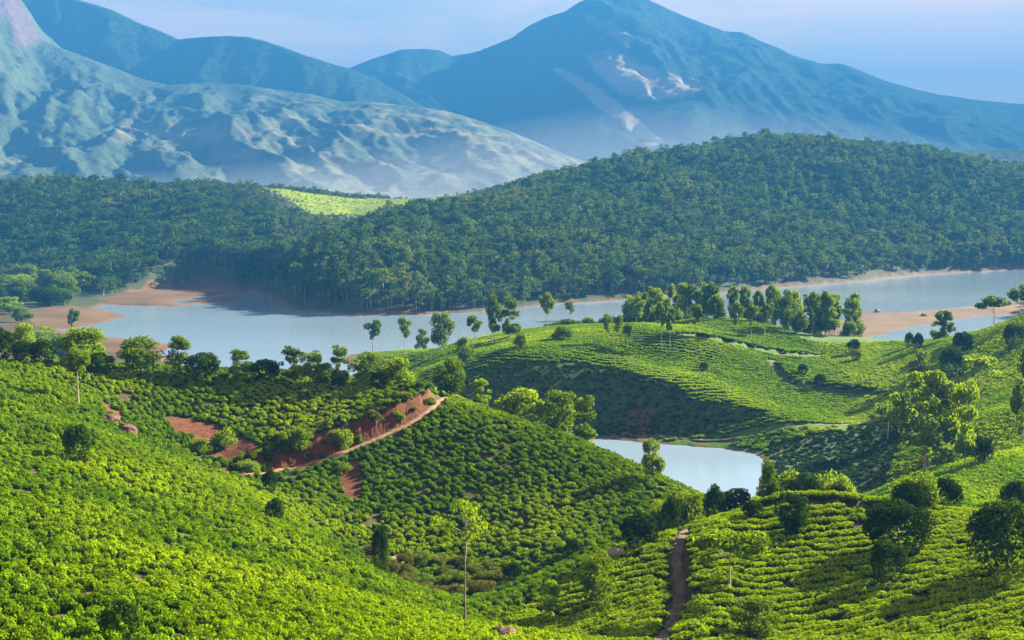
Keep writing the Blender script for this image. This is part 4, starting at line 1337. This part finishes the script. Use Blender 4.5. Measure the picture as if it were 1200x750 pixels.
MESHES = [bush_near, bush_row, bush_far]
allm = bush_near + bush_row + bush_far
off = [0, len(bush_near), len(bush_near) + len(bush_row)]
P = np.vstack([s[0] for s in SETS]); RO = np.vstack([s[1] for s in SETS]); SC = np.vstack([s[2] for s in SETS])
ID = np.concatenate([off[s[3]] + s[4] % len(MESHES[s[3]]) for s in SETS])
# the 300 bushes that show largest are things of their own
u, v = project(P[:, 0], P[:, 1], P[:, 2] + 0.4)
dist = np.linalg.norm(P - np.array([0, 0, CAM_H]), axis=1)
show = (u > 3) & (u < 1197) & (v < 746) & visible(P[:, 0], P[:, 1], P[:, 2], 0.8, 1)
order = np.argsort(np.where(show, dist / SC[:, 0], 1e9))[:300]
single = np.zeros(len(P), bool); single[order] = True
for i in order:
    o = link('tea_bush', allm[ID[i]], None, P[i])
    o.rotation_euler = RO[i]; o.scale = SC[i]
    if u[i] < 600:
        tag(o, 'rounded bright green tea bush low on the steep near slope', 'tea bush', 'tea bushes nearest on the near slope')
    else:
        tag(o, 'clipped green tea bush in the lowest rows of the near knoll', 'tea bush', 'tea bushes nearest on the knoll')
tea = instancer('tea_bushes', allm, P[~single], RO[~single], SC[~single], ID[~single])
tag(tea, 'mass of green tea bushes covering the hills', kind='stuff')
print('tea bushes', len(P))

# ------------------------------------------------------------------ forest beyond the lake
def forest_tree_mesh(seed, form, mat):
    rs = np.random.RandomState(seed)
    C = []
    for i in range(14):
        if form == 0:        # tall oval eucalyptus
            z = 4.0 + 5.6 * rs.random(); env = 2.3 * math.sin(math.pi * min(max((z - 2.6) / 8.2, .05), .95)) ** 0.6
        elif form == 1:      # rounder broadleaf
            z = 3.0 + 5.8 * rs.random(); env = 3.6 * math.sin(math.pi * min(max((z - 1.2) / 9.6, .05), .95)) ** 0.5
        else:                # open top on a long stem
            z = 6.2 + 3.6 * rs.random(); env = 2.6 * math.sin(math.pi * min(max((z - 5.2) / 5.6, .05), .95)) ** 0.6
        a = rs.random() * 6.283; q = env * math.sqrt(rs.random())
        rr = 0.8 + 0.7 * rs.random()
        C.append((q * math.cos(a), q * math.sin(a), z, rr * 1.15, rr * 1.15, rr * 0.9))
    p, d = clump_points(rs, C, 230, 0.6, 1.05)
    lv, lf = leaf_quads(rs, p, d, 0.58)
    tv, tf = tube([(0, 0, -1.5), (0.05, 0, 4), (0, 0.05, 8.6)], [0.20, 0.15, 0.05], 5)
    V, F = join([(tv, tf), (lv, [tuple(q) for q in lf])])
    mi = [1] * len(tf) + [0] * len(lf)
    return mesh_np('forest_tree', V, F, mats=[mat, M['palebark']], mat_idx=mi)
M['forest_dark'] = leaf_mat('forest_leaves_dark', (0.020, 0.060, 0.020), (0.050, 0.10, 0.026), 0.3, rnd=0.5)
M['forest_pale'] = leaf_mat('forest_leaves_pale', (0.05, 0.11, 0.03), (0.11, 0.17, 0.045), 0.32, rnd=0.5)
FT = [forest_tree_mesh(500 + i, (0, 0, 1, 0, 1, 2)[i], M[('forest', 'forest_dark', 'forest_dark', 'forest_pale', 'forest', 'forest')[i]]) for i in range(6)]

x, y = field_points(-820, 1250, 800, 1900, R(12), 5.9, 5.9, 1.0, 14, 4.0)
z = H(x, y)
m = in_frame(x, y, z, 150) & visible(x, y, z, 14, 2)
x, y, z = x[m], y[m], z[m]
w = water_sdf(x, y)
rsf = np.random.RandomState(9)
m = (w > 7 + 4 * rsf.random(len(x))) & (poly_sdf(GRASS_PATCH, x, y) > rsf.normal(size=len(x)) * 8)
for S in SAND: m &= poly_sdf(S, x, y) > 3
m &= ~((x / y < -0.345) & (y < 1010))
thin = fbm(x / 60, y / 60, 3, 31)
m &= rsf.random(len(x)) < np.clip(0.94 - 0.9 * np.maximum(thin - 0.18, 0), 0.25, 1)
x, y, z, thin = x[m], y[m], z[m], thin[m]
n = len(x)
left = (x / y < -0.20)
hgt = (6.5 + 8.0 * rsf.random(n)) * (1 + 0.5 * (rsf.random(n) < 0.06)) * (1 + 0.25 * thin)
hgt *= 1 - 0.62 * (1 - sstep(0, 120, poly_sdf(GRASS_PATCH, x, y)))
wid = np.where(left, 0.95 + 0.55 * rsf.random(n), 0.85 + 0.4 * rsf.random(n)) * hgt / 10
FP = np.stack([x, y, z], 1)
FR = np.stack([np.zeros(n), np.zeros(n), rsf.random(n) * 6.28], 1)
FS = np.stack([wid, wid, hgt / 9.8], 1)
FI = np.where(left, np.array([1, 2, 4, 4, 2, 0])[rsf.randint(0, 6, n)], np.array([0, 1, 3, 5, 2, 3])[rsf.randint(0, 6, n)])
uu, vv = project(x, y, z + 5)
dd = np.hypot(x, y)
vis = (uu > 4) & (uu < 1196) & visible(x, y, z, 6, 1) & ~((uu > 735) & (uu < 1000) & (vv > 330)) & (vv < 372)
order = np.argsort(np.where(vis, dd / (hgt * wid) ** 0.5, 1e9))[:300]
one = np.zeros(n, bool); one[order] = True
for i in order:
    o = link('forest_tree', FT[FI[i]], None, FP[i]); o.rotation_euler = FR[i]; o.scale = FS[i]
    if uu[i] < 330:
        tag(o, 'green forest tree low on the wooded left hill across the lake', 'tree', 'forest trees at the foot of the left wooded hill')
    else:
        tag(o, 'green forest tree low on the long wooded hill behind the lake', 'tree', 'forest trees at the foot of the long wooded hill')
forest = instancer('forest', FT, FP[~one], FR[~one], FS[~one], FI[~one])
tag(forest, 'dense forest covering the hills beyond the lake', kind='stuff')
print('forest trees', n)


# scrub coloured dark for the shade of the flank and valley floor
rsf = np.random.RandomState(23)
M['flank'] = leaf_mat('shade_scrub_leaves', (0.020, 0.045, 0.008), (0.045, 0.075, 0.012), 0.2, rnd=0.4)
FL = [bush_mesh(400 + i, 60, 0.28, 'shade_scrub', M['flank'], 0.0) for i in range(3)]
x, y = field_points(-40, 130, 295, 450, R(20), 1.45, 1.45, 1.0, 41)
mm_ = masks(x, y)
keep = (mm_['steep_or_shade'] > 0.35) & (mm_['w'] > 2) & (rsf.random(len(x)) < 0.75)
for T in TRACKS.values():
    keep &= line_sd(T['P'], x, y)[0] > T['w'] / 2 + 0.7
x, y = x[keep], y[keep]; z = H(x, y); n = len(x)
fs = instancer('shade_scrub', FL, np.stack([x, y, z - 0.1], 1), np.stack([np.zeros(n), np.zeros(n), rsf.random(n) * 6.28], 1), (0.5 + 0.7 * rsf.random(n))[:, None] * np.array((1.0, 1.0, 0.7)), rsf.randint(0, 3, n))
tag(fs, 'low scrub coloured dark for the shade on bank and floor by the pond', kind='stuff')

# tea in the clearing on the far hill top
x, y = field_points(-420, -60, 1240, 1620, R(20), 6.0, 8.0, 1.0, 12, 10.0)
m = poly_sdf(GRASS_PATCH, x, y) < -6
x, y = x[m], y[m]; z = H(x, y); n = len(x)
ht = instancer('hilltop_tea', bush_far, np.stack([x, y, z - 0.1], 1), np.stack([np.zeros(n), np.zeros(n), rsf.random(n) * 6.28], 1), (0.7 + 0.9 * rsf.random(n))[:, None] * np.array((1.2, 1.0, 0.5)), rsf.randint(0, 3, n))
tag(ht, 'bright tea in the clearing on the far hill top', kind='stuff')

# mist bank lying over the plain at the foot of the mountains: a long ridge of air, thick below, thinning to nothing at the top
NXM, prof = 40, [(-1.0, 0.0), (-0.5, 0.5), (-0.12, 0.86), (0.0, 1.0), (0.12, 0.86), (0.5, 0.5), (1.0, 0.0)]
mv, mf = [], []
for i in range(NXM + 1):
    xx = -1500 + 3600 * i / NXM
    t = i / NXM
    e = math.sin(math.pi * min(max(t, 0.0), 1.0)) ** 0.6
    top = 40 + (120 + 110 * math.exp(-((xx - 350) / 600) ** 2)) * e + 0.5
    for (a, b) in prof:
        mv.append((xx, 2420 + 215 * a * (0.15 + 0.85 * e), 34 + (top - 34) * b))
k = len(prof)
for i in range(NXM):
    for j in range(k):
        a, b = i * k + j, i * k + (j + 1) % k
        mf.append((a, b, b + k, a + k))
mf.append(tuple(range(k))[::-1]); mf.append(tuple(NXM * k + j for j in range(k)))
mm, mnt = new_mat('mist')
pv = mnt.nodes.new('ShaderNodeVolumePrincipled')
pv.inputs['Color'].default_value = (0.62, 0.72, 0.85, 1)
pv.inputs['Density'].default_value = 1.5e-3
mo = mnt.nodes.new('ShaderNodeOutputMaterial')
mnt.links.new(pv.outputs[0], mo.inputs['Volume'])
import bmesh
mist_me = mesh_np('mist', mv, mf, mm)
bmm = bmesh.new(); bmm.from_mesh(mist_me)
bmesh.ops.recalc_face_normals(bmm, faces=bmm.faces)
bmm.to_mesh(mist_me); bmm.free()
tag(link('mist', mist_me), 'pale mist bank lying at the foot of the mountains', kind='stuff')
